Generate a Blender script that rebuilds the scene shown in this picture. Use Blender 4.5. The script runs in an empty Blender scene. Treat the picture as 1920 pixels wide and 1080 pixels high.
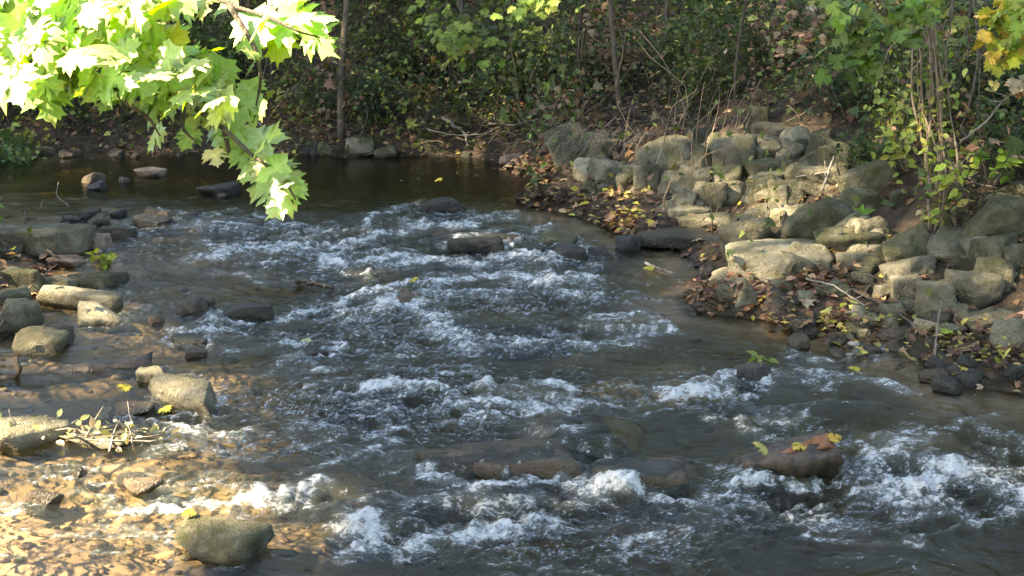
import bpy, math, random
import numpy as np
from mathutils import Vector, Matrix, Euler
rng = np.random.default_rng(7)
random.seed(7)
scene = bpy.context.scene
COL = scene.collection
PI = math.pi
R = math.radians

# ------------------------------------------------------------------ camera
FW, FH = 1920.0, 1080.0
HF = 40.0
FPX = FW/2/math.tan(R(HF/2))
PITCH = R(13.6)
CAMP = np.array([0.0, 0.0, 2.7])
cam = bpy.data.cameras.new('camera'); camo = bpy.data.objects.new('camera', cam); COL.objects.link(camo)
cam.sensor_width = 36; cam.lens = 36/2/math.tan(R(HF/2)); cam.clip_end = 500
camo.location = CAMP; camo.rotation_euler = (PI/2-PITCH, 0, 0)
scene.camera = camo

def ray(px, py):
    a = (px-960)/FPX; b = (540-py)/FPX
    c, s = math.cos(PITCH), math.sin(PITCH)
    d = np.array([a, c+b*s, -s+b*c])
    return d          # depth along the view axis is 1 per unit t
def at_depth(px, py, t): return CAMP + ray(px, py)*t

# ------------------------------------------------------------------ noise
def _hash(ix, iy, iz, seed):
    with np.errstate(over='ignore'):
        h = (ix.astype(np.uint32)*np.uint32(374761393) + iy.astype(np.uint32)*np.uint32(668265263)
             + iz.astype(np.uint32)*np.uint32(2147483647) + np.uint32((seed*974634777) & 0xffffffff))
        h = (h ^ (h >> np.uint32(13)))*np.uint32(1274126177)
        h = (h ^ (h >> np.uint32(16)))*np.uint32(2246822519)
        h = h ^ (h >> np.uint32(15))
    return h
def _fade(t): return t*t*t*(t*(t*6-15)+10)
def noise2(x, y, seed=0):
    x = np.asarray(x, float); y = np.asarray(y, float)
    x0 = np.floor(x); y0 = np.floor(y); fx = x-x0; fy = y-y0
    ix = x0.astype(np.int64); iy = y0.astype(np.int64); iz = np.zeros_like(ix)
    def g(dx, dy):
        a = _hash(ix+dx, iy+dy, iz, seed).astype(np.float64)*(2*PI/4294967296.0)
        return np.cos(a)*(fx-dx)+np.sin(a)*(fy-dy)
    u, v = _fade(fx), _fade(fy)
    a = g(0,0)*(1-u)+g(1,0)*u; b = g(0,1)*(1-u)+g(1,1)*u
    return (a*(1-v)+b*v)*1.5
def noise3(p, seed=0):
    p0 = np.floor(p); f = p-p0; i = p0.astype(np.int64)
    u = _fade(f)
    out = 0
    for dx in (0,1):
        for dy in (0,1):
            for dz in (0,1):
                h = _hash(i[:,0]+dx, i[:,1]+dy, i[:,2]+dz, seed)
                v = h.astype(np.float64)/2147483648.0-1
                w = (u[:,0] if dx else 1-u[:,0])*(u[:,1] if dy else 1-u[:,1])*(u[:,2] if dz else 1-u[:,2])
                out = out+v*w
    return out
def fbm3(p, o=4, seed=0):
    a, s, amp = 0, 0, 1.0
    for k in range(o):
        a = a+amp*noise3(p*(2.03**k)+k*17.3, seed+k); s += amp; amp *= .5
    return a/s
def ss(a, b, x):
    t = np.clip((np.asarray(x, float)-a)/(b-a), 0, 1); return t*t*(3-2*t)

# ------------------------------------------------------------------ the lie of the land
def level(y):
    return np.interp(y, [5,6.4,6.75,7.6,8.0,9.2,9.7,10.6,11.0,11.7,12.4,16], [0,.02,.09,.11,.15,.17,.21,.23,.28,.30,.36,.37])
def on_water(px, py):
    d = ray(px, py); z = .15
    for _ in range(30):
        t = (z-CAMP[2])/d[2]; p = CAMP+d*t; z = .5*z+.5*float(level(p[1]))
    return CAMP+d*t
shore_px = [(-900,283),(0,283),(200,286),(500,288),(640,293),(870,293),(950,308),(1030,330),(1050,345),(990,358),(985,385),
            (1060,402),(1130,422),(1190,452),(1255,458),(1300,490),(1345,522),(1290,560),(1305,588),(1400,597),(1500,607),(1620,642),
            (1740,672),(1775,722),(1920,738),(2300,790)]
left_px = [(-70,1150),(-120,800),(-70,690),(-10,642),(62,604),(72,560),(92,505),(60,472),(-20,425),(-55,352),(-900,345)]
POLY = [on_water(*p)[:2] for p in shore_px]+[np.array(q) for q in [(5.6,4.6),(5.2,2.6),(0,2.2),(-3.0,2.6)]]+[on_water(*p)[:2] for p in left_px]
POLY = np.array(POLY)
def sdist(x, y):
    x = np.asarray(x, float); y = np.asarray(y, float)
    best = np.full(x.shape, 1e9); inside = np.zeros(x.shape, bool)
    n = len(POLY)
    for i in range(n):
        ax, ay = POLY[i]; bx, by = POLY[(i+1) % n]
        ex, ey = bx-ax, by-ay; L = ex*ex+ey*ey+1e-12
        t = np.clip(((x-ax)*ex+(y-ay)*ey)/L, 0, 1)
        best = np.minimum(best, (x-ax-t*ex)**2+(y-ay-t*ey)**2)
        c = ((ay > y) != (by > y))
        xi = ex*(y-ay)/(by-ay if abs(by-ay) > 1e-12 else 1e-12)+ax
        inside ^= (c & (x < xi))
    return np.where(inside, -1, 1)*np.sqrt(best)
def ground(x, y, d=None):
    x = np.asarray(x, float); y = np.asarray(y, float)
    if d is None: d = sdist(x, y)
    wob = .10*noise2(x*1.3, y*1.3, 3)+.05*noise2(x*3.7, y*3.7, 4)
    dd = np.maximum(d+.6*wob*ss(0,.5,d), 0)
    far = .12*ss(0,.22,dd)+.58*np.maximum(dd-.1, 0)
    rig = .06*ss(0,.15,dd)+.13*np.minimum(dd,.6)+.46*np.maximum(dd-.6, 0)
    near = .25*ss(0,.5,dd)+.33*dd
    wf = ss(14.0,15.4,y)*(1-ss(.6,2.2,x))
    wn = 1-ss(3,5,y)
    p = rig*(1-wf)+far*wf
    p = p*(1-wn)+np.minimum(near,1.05)*wn
    p = 9*np.tanh(p/9)
    p = p+wob*ss(.1,.8,d)*.8+.018*noise2(x*11,y*11,5)*ss(0,.1,d)
    shal = np.exp(-((x+2.0)/1.5)**4-((y-5.6)/1.7)**4)+.8*np.exp(-((x+4.6)/1.6)**2-((y-13.3)/1.0)**2)
    shal = np.maximum(shal, .85*ss(-.10,-.23,x/np.maximum(y,1))*ss(14.2,13.2,y))
    dep = .03+.16*ss(0,.9,-d)*(1-.72*np.clip(shal,0,1))+.05*noise2(x*2.2,y*2.2,8)+.010*noise2(x*7,y*7,9)+.003*noise2(x*19,y*19,10)
    dep = np.maximum(dep,.012)+.30*ss(12.6,13.8,y)*ss(-5.0,-3.2,x)
    return level(y)+np.where(d > 0, p, -dep*ss(0,.25,-d))
def hit(px, py, water=False):
    d = ray(px, py)
    t = np.linspace(4.0, 32, 1400)
    P = CAMP[None]+d[None]*t[:,None]
    g = ground(P[:,0], P[:,1])
    if water: g = np.maximum(g, level(P[:,1]))
    k = np.argmax(P[:,2] <= g)
    if P[k,2] > g[k]: k = len(t)-1
    return P[k], t[k]

# ------------------------------------------------------------------ object helpers
def mesh_np(name, V, F, mat=None, cols=None, smooth=True, attrs=None, parent=None, link=True):
    """V (n,3); F: list of int arrays (m,k)."""
    me = bpy.data.meshes.new(name)
    V = np.asarray(V, np.float32)
    Fs = [np.asarray(f, np.int32) for f in (F if isinstance(F, list) else [F]) if len(f)]
    me.vertices.add(len(V)); me.vertices.foreach_set('co', V.ravel())
    nl = sum(f.size for f in Fs); npoly = sum(len(f) for f in Fs)
    me.loops.add(nl); me.polygons.add(npoly)
    me.loops.foreach_set('vertex_index', np.concatenate([f.ravel() for f in Fs]))
    tot = np.concatenate([np.full(len(f), f.shape[1], np.int32) for f in Fs])
    st = np.concatenate([[0], np.cumsum(tot)[:-1]]).astype(np.int32)
    me.polygons.foreach_set('loop_start', st)
    me.polygons.foreach_set('use_smooth', np.full(npoly, smooth))
    me.update(calc_edges=True); me.validate()
    if cols is not None:
        a = me.color_attributes.new('Col', 'FLOAT_COLOR', 'POINT')
        c = np.ones((len(V),4), np.float32); c[:,:3] = cols; a.data.foreach_set('color', c.ravel())
    for k, v in (attrs or {}).items():
        a = me.attributes.new(k, 'FLOAT', 'POINT'); a.data.foreach_set('value', np.asarray(v, np.float32))
    if mat: me.materials.append(mat)
    o = bpy.data.objects.new(name, me)
    if parent: o.parent = parent
    if link: COL.objects.link(o)
    return o
def tag(o, label, cat=None, group=None, kind=None):
    if label: o['label'] = label
    if cat: o['category'] = cat
    if group: o['group'] = group
    if kind: o['kind'] = kind
    return o
def empty(name, loc, label, cat, group=None):
    o = bpy.data.objects.new(name, None); COL.objects.link(o); o.location = loc; o.empty_display_size = .1
    return tag(o, label, cat, group)

def tube(path, r0, r1=None, n=6, rough=0, seed=0):
    P = np.asarray(path, float); m = len(P)
    rad = np.linspace(r0, r0 if r1 is None else r1, m) if np.isscalar(r0) else np.asarray(r0, float)
    T = np.gradient(P, axis=0); T /= np.linalg.norm(T, axis=1)[:,None]+1e-9
    up = np.array([.13,.31,.94]); A = np.cross(T, up); A /= np.linalg.norm(A, axis=1)[:,None]+1e-9
    B = np.cross(T, A)
    th = np.arange(n)*2*PI/n
    V = P[:,None]+rad[:,None,None]*(np.cos(th)[None,:,None]*A[:,None]+np.sin(th)[None,:,None]*B[:,None])
    V = V.reshape(-1,3)
    if rough: V = V+rough*np.repeat(rad,n)[:,None]*np.stack([noise3(V*6/max(rad.max(),.01)*.12+k*9, seed+k) for k in range(3)],1)
    i = np.arange(m-1)[:,None]*n; j = np.arange(n)[None]; j2 = (j+1) % n
    F = np.stack([i+j, i+j2, i+n+j2, i+n+j], -1).reshape(-1,4)
    c0 = len(V); V = np.vstack([V, P[:1], P[-1:]])
    cap = np.array([[c0, (k+1)%n, k] for k in range(n)]+[[c0+1, (m-1)*n+k, (m-1)*n+(k+1)%n] for k in range(n)])
    return V, F, cap
def join_tubes(ts):
    Vs, F4, F3, o = [], [], [], 0
    for V, F, c in ts:
        Vs.append(V); F4.append(F+o); F3.append(c+o); o += len(V)
    return np.vstack(Vs), [np.vstack(F4), np.vstack(F3)]
def curvy(a, b, n=10, wob=.08, sag=0, seed=None):
    r = np.random.default_rng(seed) if seed is not None else rng
    a = np.asarray(a, float); b = np.asarray(b, float); L = np.linalg.norm(b-a)
    t = np.linspace(0,1,n)[:,None]
    P = a+(b-a)*t
    for k in range(1,4):
        P = P+np.sin(t*PI*k+0)*r.normal(0, wob*L/k, 3)[None]*(1 if k == 1 else .7)
    P[:,2] -= (sag*L*np.sin(t*PI))[:,0]
    return P

# leaves ----------------------------------------------------------------
def frames(nrm, tip):
    n = nrm/(np.linalg.norm(nrm, axis=1)[:,None]+1e-9)
    t = tip-(tip*n).sum(1)[:,None]*n; t /= np.linalg.norm(t, axis=1)[:,None]+1e-9
    return np.cross(t, n), t, n
OVAL = (np.array([[0,0,0],[-.30,.42,.09],[0,1,-.06],[.30,.42,.09]]), [np.array([[0,3,2],[0,2,1]])])
OVAL6 = (np.array([[0,0,0],[-.24,.25,.06],[-.26,.6,.05],[0,1,-.10],[.26,.6,.05],[.24,.25,.06],[0,.45,-.02]]),
         [np.array([[6,0,5],[6,5,4],[6,4,3],[6,3,2],[6,2,1],[6,1,0]])])
def maple_template(seed=0):
    r = np.random.default_rng(seed)
    half = [(0,0),(.10,-.04),(.30,-.10),(.33,.00),(.52,.06),(.44,.16),(.60,.32),(.47,.34),(.62,.56),(.42,.50),(.36,.56),(.24,.46),(.27,.66),(.36,.78),(.20,.78),(.15,.90),(.07,.88)]
    pts = [(x,y) for x,y in half]+[(0,1.06)]+[(-x,y) for x,y in half[:0:-1]]
    P = np.array(pts); P += r.normal(0,.018,P.shape)
    c = np.array([[0,.36]])
    mid = c+(P-c)*.5
    cu, cw = r.uniform(.1,.6), r.uniform(-.1,.35)
    z = lambda q: -cu*(q[:,0]**2)-cw*(q[:,1]-.3)**2+.10*np.abs(q[:,0])+.03*np.sin(q[:,0]*9+seed)*np.cos(q[:,1]*7)
    A = np.vstack([c, mid, P]); n = len(P)
    V = np.column_stack([A, z(A)+r.normal(0,.012,len(A))])
    f3 = np.array([[0,1+k,1+(k+1)%n] for k in range(n)])
    f4 = np.array([[1+k,1+n+k,1+n+(k+1)%n,1+(k+1)%n] for k in range(n)])
    return V, [f3, f4]
STAR = (np.array([[0,0,0],[.18,.02,.02],[.46,.12,-.03],[.26,.34,.03],[.44,.62,-.05],[.16,.55,.02],[0,1,-.08],[-.16,.55,.02],[-.44,.62,-.05],[-.26,.34,.03],[-.46,.12,-.03],[-.18,.02,.02],[0,.32,.0]]),
        [np.array([[12,k,(k+1)%12] for k in range(12)])])
def leaf_geo(pos, nrm, tip, size, cols, tmpl):
    """tmpl at every pos; returns V, F, C"""
    T, Fs = tmpl
    X, Y, Z = frames(nrm, tip)
    S = size[:,None,None]
    V = pos[:,None]+S*(T[None,:,0:1]*X[:,None]+T[None,:,1:2]*Y[:,None]+T[None,:,2:3]*Z[:,None])
    n, k = len(pos), len(T)
    F = [((np.arange(n)*k)[:,None,None]+f[None]).reshape(-1, f.shape[1]) for f in Fs]
    return V.reshape(-1,3), F, np.repeat(cols, k, 0)
def geo_join(gs):
    Vs, Cs, Fd, o = [], [], {}, 0
    for V, F, C in gs:
        for f in F: Fd.setdefault(f.shape[1], []).append(f+o)
        Vs.append(V); Cs.append(C); o += len(V)
    return np.vstack(Vs), [np.vstack(v) for v in Fd.values()], np.vstack(Cs)
def palette(n, cols, w=None, jit=.22, r=None):
    r = r or rng
    c = np.array(cols, float); k = r.choice(len(c), n, p=None if w is None else np.array(w)/sum(w))
    out = c[k]*np.exp(r.normal(0,jit,(n,1)))*np.exp(r.normal(0,.07,(n,3)))
    return np.clip(out, .004, .85)

# ------------------------------------------------------------------ materials
class NT:
    def __init__(s, name):
        s.m = bpy.data.materials.new(name); s.m.use_nodes = True
        s.t = s.m.node_tree; s.t.nodes.clear(); s.out = s.n('ShaderNodeOutputMaterial')
    def n(s, typ, **k):
        x = s.t.nodes.new(typ)
        for a, v in k.items(): setattr(x, a, v)
        return x
    def l(s, a, b): s.t.links.new(a, b)
    def val(s, sock, v):
        if isinstance(v, bpy.types.NodeSocket): s.l(v, sock)
        else: sock.default_value = v
    def math(s, op, a, b=0.0, clamp=False):
        x = s.n('ShaderNodeMath', operation=op, use_clamp=clamp); s.val(x.inputs[0], a); s.val(x.inputs[1], b); return x.outputs[0]
    def mix(s, f, a, b, blend='MIX'):
        x = s.n('ShaderNodeMix', data_type='RGBA', blend_type=blend); s.val(x.inputs['Factor'], f)
        s.val(x.inputs[6], a if isinstance(a, bpy.types.NodeSocket) else (*a,1)); s.val(x.inputs[7], b if isinstance(b, bpy.types.NodeSocket) else (*b,1))
        return x.outputs[2]
    def noise(s, vec, scale, detail=4, rough=.55, dist=0):
        x = s.n('ShaderNodeTexNoise'); x.inputs['Scale'].default_value = scale; x.inputs['Detail'].default_value = detail
        x.inputs['Roughness'].default_value = rough; x.inputs['Distortion'].default_value = dist
        if vec is not None: s.l(vec, x.inputs['Vector'])
        return x.outputs['Fac']
    def ramp(s, f, a, b, va=0.0, vb=1.0):
        x = s.n('ShaderNodeMapRange', interpolation_type='SMOOTHSTEP'); s.val(x.inputs[0], f)
        for k, v in zip((1,2,3,4), (a,b,va,vb)): x.inputs[k].default_value = v
        return x.outputs[0]
    def bump(s, h, strength, dist=.02, normal=None):
        x = s.n('ShaderNodeBump'); s.val(x.inputs['Strength'], strength); x.inputs['Distance'].default_value = dist; s.l(h, x.inputs['Height'])
        if normal is not None: s.l(normal, x.inputs['Normal'])
        return x.outputs[0]
    def attr(s, name):
        return s.n('ShaderNodeAttribute', attribute_name=name)
    def principled(s, col, rough=.8, normal=None, spec=.4):
        x = s.n('ShaderNodeBsdfPrincipled'); s.val(x.inputs['Base Color'], col if isinstance(col, bpy.types.NodeSocket) else (*col,1))
        s.val(x.inputs['Roughness'], rough); s.val(x.inputs['Specular IOR Level'], spec)
        if normal is not None: s.l(normal, x.inputs['Normal'])
        return x.outputs[0]
    def done(s, sh): s.l(sh, s.out.inputs['Surface']); return s.m
    def pos(s): return s.n('ShaderNodeNewGeometry').outputs['Position']
    def obj(s): return s.n('ShaderNodeTexCoord').outputs['Object']
    def rnd(s): return s.n('ShaderNodeObjectInfo').outputs['Random']

def leaf_mat(name, trans=.35, rough=.5, tint=(1.15,1.25,.55), spec=.35):
    b = NT(name); c = b.attr('Col').outputs['Color']
    nz = b.noise(b.pos(), 60, 2)
    c = b.mix(b.ramp(nz,.3,.7,0,.35), c, b.mix(1.0, c, (.55,.55,.5), 'MULTIPLY'))
    p = b.principled(c, rough, spec=spec)
    tr = b.n('ShaderNodeBsdfTranslucent'); b.l(b.mix(1.0, c, tint, 'MULTIPLY'), tr.inputs['Color'])
    m = b.n('ShaderNodeMixShader'); m.inputs[0].default_value = trans; b.l(p, m.inputs[1]); b.l(tr.outputs[0], m.inputs[2])
    return b.done(m.outputs[0])
M = {}
M['leaf'] = leaf_mat('green_leaf')
M['maple'] = leaf_mat('maple_leaf', .42, .34, (.85,1.25,.06), .55)
M['dry'] = leaf_mat('dry_leaf', .15, .7, (1.1,.9,.6), .25)

def rock_mat(name, base, dark, moss, moss_amt, wet=0.0, pale=(.42,.39,.32)):
    b = NT(name); v = b.obj(); r = b.rnd()
    off = b.n('ShaderNodeVectorMath', operation='ADD'); b.l(v, off.inputs[0])
    cmb = b.n('ShaderNodeCombineXYZ'); b.l(b.math('MULTIPLY', r, 37.0), cmb.inputs[0]); b.l(b.math('MULTIPLY', r, 91.0), cmb.inputs[1]); b.l(cmb.outputs[0], off.inputs[1])
    v = off.outputs[0]
    n1 = b.noise(v, 5, 5, .6); n2 = b.noise(v, 22, 5, .65, .4); n3 = b.noise(v, 90, 3, .6)
    c = b.mix(b.ramp(n1,.42,.58), base, dark)
    c = b.mix(b.ramp(n2,.50,.72,0,.7), c, b.mix(1.0, c, (.5,.48,.42), 'MULTIPLY'))
    c = b.mix(b.ramp(n2,.40,.24,0,.55), c, pale)
    geo = b.n('ShaderNodeNewGeometry'); sep = b.n('ShaderNodeSeparateXYZ'); b.l(geo.outputs['Normal'], sep.inputs[0])
    n4 = b.noise(v, 8, 6, .7)
    mm = b.math('MULTIPLY', b.ramp(b.math('ADD', n4, b.math('MULTIPLY', sep.outputs[2], .10)), .50, .66), moss_amt)
    c = b.mix(mm, c, b.mix(n3, moss, tuple(q*.55 for q in moss)))
    c = b.mix(1.0, c, b.mix(r, (.72,.72,.74), (1.18,1.15,1.08)), 'MULTIPLY')
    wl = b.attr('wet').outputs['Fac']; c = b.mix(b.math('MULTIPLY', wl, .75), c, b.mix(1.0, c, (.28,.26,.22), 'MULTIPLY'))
    cr = b.n('ShaderNodeTexVoronoi', feature='DISTANCE_TO_EDGE'); cr.inputs['Scale'].default_value = 4.5; b.l(v, cr.inputs['Vector'])
    crack = b.ramp(cr.outputs['Distance'], 0, .035)
    h = b.math('ADD', b.math('MULTIPLY', n2, .6), b.math('ADD', b.math('MULTIPLY', n3, .35), b.math('MULTIPLY', crack, .03)))
    nm = b.bump(h, 1.0, .06)
    return b.done(b.principled(c, b.math('SUBTRACT', b.math('ADD', .85-.62*wet, b.math('MULTIPLY', n2, .15)), b.math('MULTIPLY', wl, .5*(1-wet))), nm, .35+.25*(wet > 0)))
M['rock_olive'] = rock_mat('olive_grey_stone', (.26,.235,.16), (.15,.135,.09), (.13,.13,.05), .55)
M['rock_moss'] = rock_mat('mossy_stone', (.18,.168,.108), (.095,.09,.056), (.10,.105,.036), .7)
M['rock_pale'] = rock_mat('pale_limestone', (.37,.335,.235), (.23,.205,.14), (.17,.165,.065), .5, pale=(.55,.52,.44))
M['rock_pink'] = rock_mat('pinkish_stone', (.33,.25,.20), (.22,.165,.125), (.16,.15,.08), .3)
M['rock_rust'] = rock_mat('rusty_stone', (.25,.15,.07), (.15,.09,.04), (.14,.12,.05), .4)
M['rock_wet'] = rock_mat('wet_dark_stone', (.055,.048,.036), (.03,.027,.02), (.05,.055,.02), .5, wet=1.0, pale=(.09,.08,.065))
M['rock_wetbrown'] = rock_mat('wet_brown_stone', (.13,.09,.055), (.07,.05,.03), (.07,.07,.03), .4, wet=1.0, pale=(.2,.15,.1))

def bark_mat(name, a, bcol, wet=0.0, sc=14):
    b = NT(name); v = b.obj()
    mp = b.n('ShaderNodeMapping'); mp.inputs['Scale'].default_value = (1,1,.25); b.l(v, mp.inputs[0])
    n = b.noise(mp.outputs[0], sc, 6, .65, .5); n2 = b.noise(v, 60, 3)
    c = b.mix(b.ramp(n,.35,.65), a, bcol)
    return b.done(b.principled(c, .85-.5*wet, b.bump(b.math('ADD', n, b.math('MULTIPLY', n2, .4)), .8, .02)))
M['bark'] = bark_mat('grey_brown_bark', (.15,.12,.085), (.06,.047,.033))
M['barkdark'] = bark_mat('dark_bark', (.06,.047,.035), (.028,.022,.016))
M['twig'] = bark_mat('dry_twig', (.30,.23,.165), (.17,.125,.085))
M['greystick'] = bark_mat('weathered_stick', (.36,.32,.26), (.20,.17,.13))
M['wetwood'] = bark_mat('wet_wood', (.10,.073,.047), (.032,.025,.018), .8)
M['rotwood'] = bark_mat('reddish_rotten_wood', (.34,.17,.085), (.20,.09,.045))

def ground_mat():
    b = NT('bank_soil_and_stream_bed'); p = b.pos(); bed = b.attr('bed').outputs['Fac']
    n1 = b.noise(p, 1.6, 5); n2 = b.noise(p, 9, 6, .65); n3 = b.noise(p, 45, 4, .6)
    soil = b.mix(b.ramp(n2,.35,.65), (.065,.045,.028), (.030,.022,.014))
    soil = b.mix(b.ramp(n1,.5,.68,0,.5), soil, (.055,.06,.022))
    soil = b.mix(b.ramp(n3,.58,.74,0,.6), soil, (.16,.11,.065))
    vo = b.n('ShaderNodeTexVoronoi'); vo.inputs['Scale'].default_value = 19
    ad = b.n('ShaderNodeVectorMath', operation='ADD'); nzc = b.n('ShaderNodeTexNoise'); nzc.inputs['Scale'].default_value = 12; nzc.inputs['Detail'].default_value = 4; b.l(p, nzc.inputs['Vector'])
    sc_ = b.n('ShaderNodeVectorMath', operation='SCALE'); sc_.inputs['Scale'].default_value = .16; b.l(nzc.outputs['Color'], sc_.inputs[0]); b.l(p, ad.inputs[0]); b.l(sc_.outputs[0], ad.inputs[1]); b.l(ad.outputs[0], vo.inputs['Vector'])
    vs = b.n('ShaderNodeSeparateColor'); b.l(vo.outputs['Color'], vs.inputs[0])
    peb = b.mix(vs.outputs[0], (.34,.235,.15), (.42,.305,.205))
    n5 = b.noise(p, 4.5, 2, .5); peb = b.mix(b.ramp(n5,.35,.65,0,.75), peb, (.28,.19,.115)); peb = b.mix(.45, peb, (.37,.27,.175))
    peb = b.mix(b.ramp(n1,.5,.62,0,.5), peb, (.12,.09,.05))
    c = b.mix(bed, soil, peb)
    h = b.math('ADD', n2, b.math('ADD', b.math('MULTIPLY', n3, .5), b.math('MULTIPLY', b.math('MULTIPLY', vo.outputs['Distance'], -.5), bed)))
    return b.done(b.principled(c, .85, b.bump(h, b.math('SUBTRACT', .8, b.math('MULTIPLY', bed, .72)), .05), .3))
def pebble_mat():
    b = NT('stream_pebble'); n = b.noise(b.pos(), 90, 3); c = b.attr('Col').outputs['Color']
    return b.done(b.principled(b.mix(b.ramp(n,.35,.7,0,.6), c, b.mix(1.0, c, (.55,.52,.48), 'MULTIPLY')), .55, b.bump(n,.3,.01), .4))
M['pebble'] = pebble_mat()
M['ground'] = ground_mat()

def water_mat():
    b = NT('clear_brown_stream_water'); p = b.pos()
    foam = b.attr('foam').outputs['Fac']; turb = b.attr('turb').outputs['Fac']; aer = b.attr('aer').outputs['Fac']
    mp = b.n('ShaderNodeMapping'); mp.inputs['Scale'].default_value = (.8,1.3,1.0); b.l(p, mp.inputs[0]); q = mp.outputs[0]
    f1 = b.noise(q, 22, 5, .68, .8); f2 = b.noise(q, 75, 3, .6)
    lace = b.math('ADD', b.math('MULTIPLY', f1, .65), b.math('MULTIPLY', f2, .35))
    fm = b.math('ADD', foam, b.math('MULTIPLY', b.math('SUBTRACT', lace, .5), 3.6))
    fm = b.ramp(fm, .38, 1.25)
    fm = b.math('MULTIPLY', fm, b.ramp(foam, .04, .25))
    bh = b.math('ADD', b.noise(q, 26, 3, .6), b.math('MULTIPLY', b.noise(q, 85, 3, .6), .45))
    nm = b.bump(bh, b.math('ADD', .05, b.math('MULTIPLY', turb, .95)), .025)
    fr = b.n('ShaderNodeFresnel'); fr.inputs['IOR'].default_value = 1.333; b.l(nm, fr.inputs['Normal'])
    gl = b.n('ShaderNodeBsdfGlossy'); gl.inputs['Roughness'].default_value = .04; b.l(nm, gl.inputs['Normal'])
    tr = b.n('ShaderNodeBsdfTransparent'); b.l(b.mix(b.ramp(b.attr('deep').outputs['Fac'],.015,.20), (.95,.92,.82), (.40,.42,.25)), tr.inputs['Color'])
    df = b.n('ShaderNodeBsdfDiffuse'); b.l(nm, df.inputs['Normal'])
    b.l(b.mix(aer, (.046,.050,.022), (.22,.25,.23)), df.inputs['Color'])
    mb = b.n('ShaderNodeMixShader'); b.l(b.math('ADD', .07, b.math('MULTIPLY', aer, .5)), mb.inputs[0]); b.l(tr.outputs[0], mb.inputs[1]); b.l(df.outputs[0], mb.inputs[2])
    ms = b.n('ShaderNodeMixShader'); b.l(fr.outputs[0], ms.inputs[0]); b.l(mb.outputs[0], ms.inputs[1]); b.l(gl.outputs[0], ms.inputs[2])
    fn = b.bump(lace, .9, .03)
    fo = b.principled((.78,.79,.76), .5, fn, .4)
    mf = b.n('ShaderNodeMixShader'); b.l(b.math('MULTIPLY', fm, .80), mf.inputs[0]); b.l(ms.outputs[0], mf.inputs[1]); b.l(fo, mf.inputs[2])
    return b.done(mf.outputs[0])
M['water'] = water_mat()

# ------------------------------------------------------------------ sun and sky
SUN = np.array([-.85,-.25,.76]); SUN /= np.linalg.norm(SUN)
sl = bpy.data.lights.new('sun', 'SUN'); sl.energy = 5.0; sl.angle = R(.53); sl.color = (1,.90,.74)
so = bpy.data.objects.new('sun', sl); COL.objects.link(so)
so.rotation_euler = Vector(SUN).to_track_quat('Z','Y').to_euler(); so.location = (-20,-6,25)
w = bpy.data.worlds.new('World'); scene.world = w; w.use_nodes = True
bg = w.node_tree.nodes['Background']; sky = w.node_tree.nodes.new('ShaderNodeTexSky')
sky.sky_type = 'NISHITA'; sky.sun_disc = False; sky.sun_elevation = math.asin(SUN[2]); sky.sun_rotation = math.atan2(SUN[0], SUN[1])
sky.air_density = 1.0; sky.dust_density = .7
w.node_tree.links.new(sky.outputs[0], bg.inputs[0]); bg.inputs[1].default_value = .095
vs = scene.view_settings; vs.view_transform = 'Standard'; vs.look = 'None'; vs.exposure = 3.08; vs.gamma = 1
try:
    vs.use_white_balance = True; vs.white_balance_temperature = 7850; vs.white_balance_tint = 10
except Exception: pass
scene.cycles.use_denoising = True
scene.cycles.max_bounces = 6; scene.cycles.diffuse_bounces = 3; scene.cycles.glossy_bounces = 2; scene.cycles.transmission_bounces = 3; scene.cycles.transparent_max_bounces = 8
scene.cycles.caustics_reflective = False; scene.cycles.caustics_refractive = False

# ------------------------------------------------------------------ ground
def ground_sheet():
    u = np.linspace(-1,1,620); X = 9*u+36*u**7
    ys = np.concatenate([np.linspace(-14,4,40,endpoint=False), np.linspace(4,21,620,endpoint=False), np.linspace(21,60,60)])
    GX, GY = np.meshgrid(X, ys)
    d = sdist(GX, GY); Z = ground(GX, GY, d)
    V = np.stack([GX,GY,Z],-1).reshape(-1,3); nx = len(X); ny = len(ys)
    i = np.arange(ny-1)[:,None]*nx+np.arange(nx-1)[None]
    F = np.stack([i,i+1,i+nx+1,i+nx],-1).reshape(-1,4)
    o = mesh_np('ground', V, F, M['ground'], attrs={'bed': ss(.0,-.14,d+.04*noise2(GX*7,GY*7,2)).ravel()})
    tag(o, 'earth bank and pebbly brown bed of the stream', kind='structure')
ground_sheet()

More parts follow.
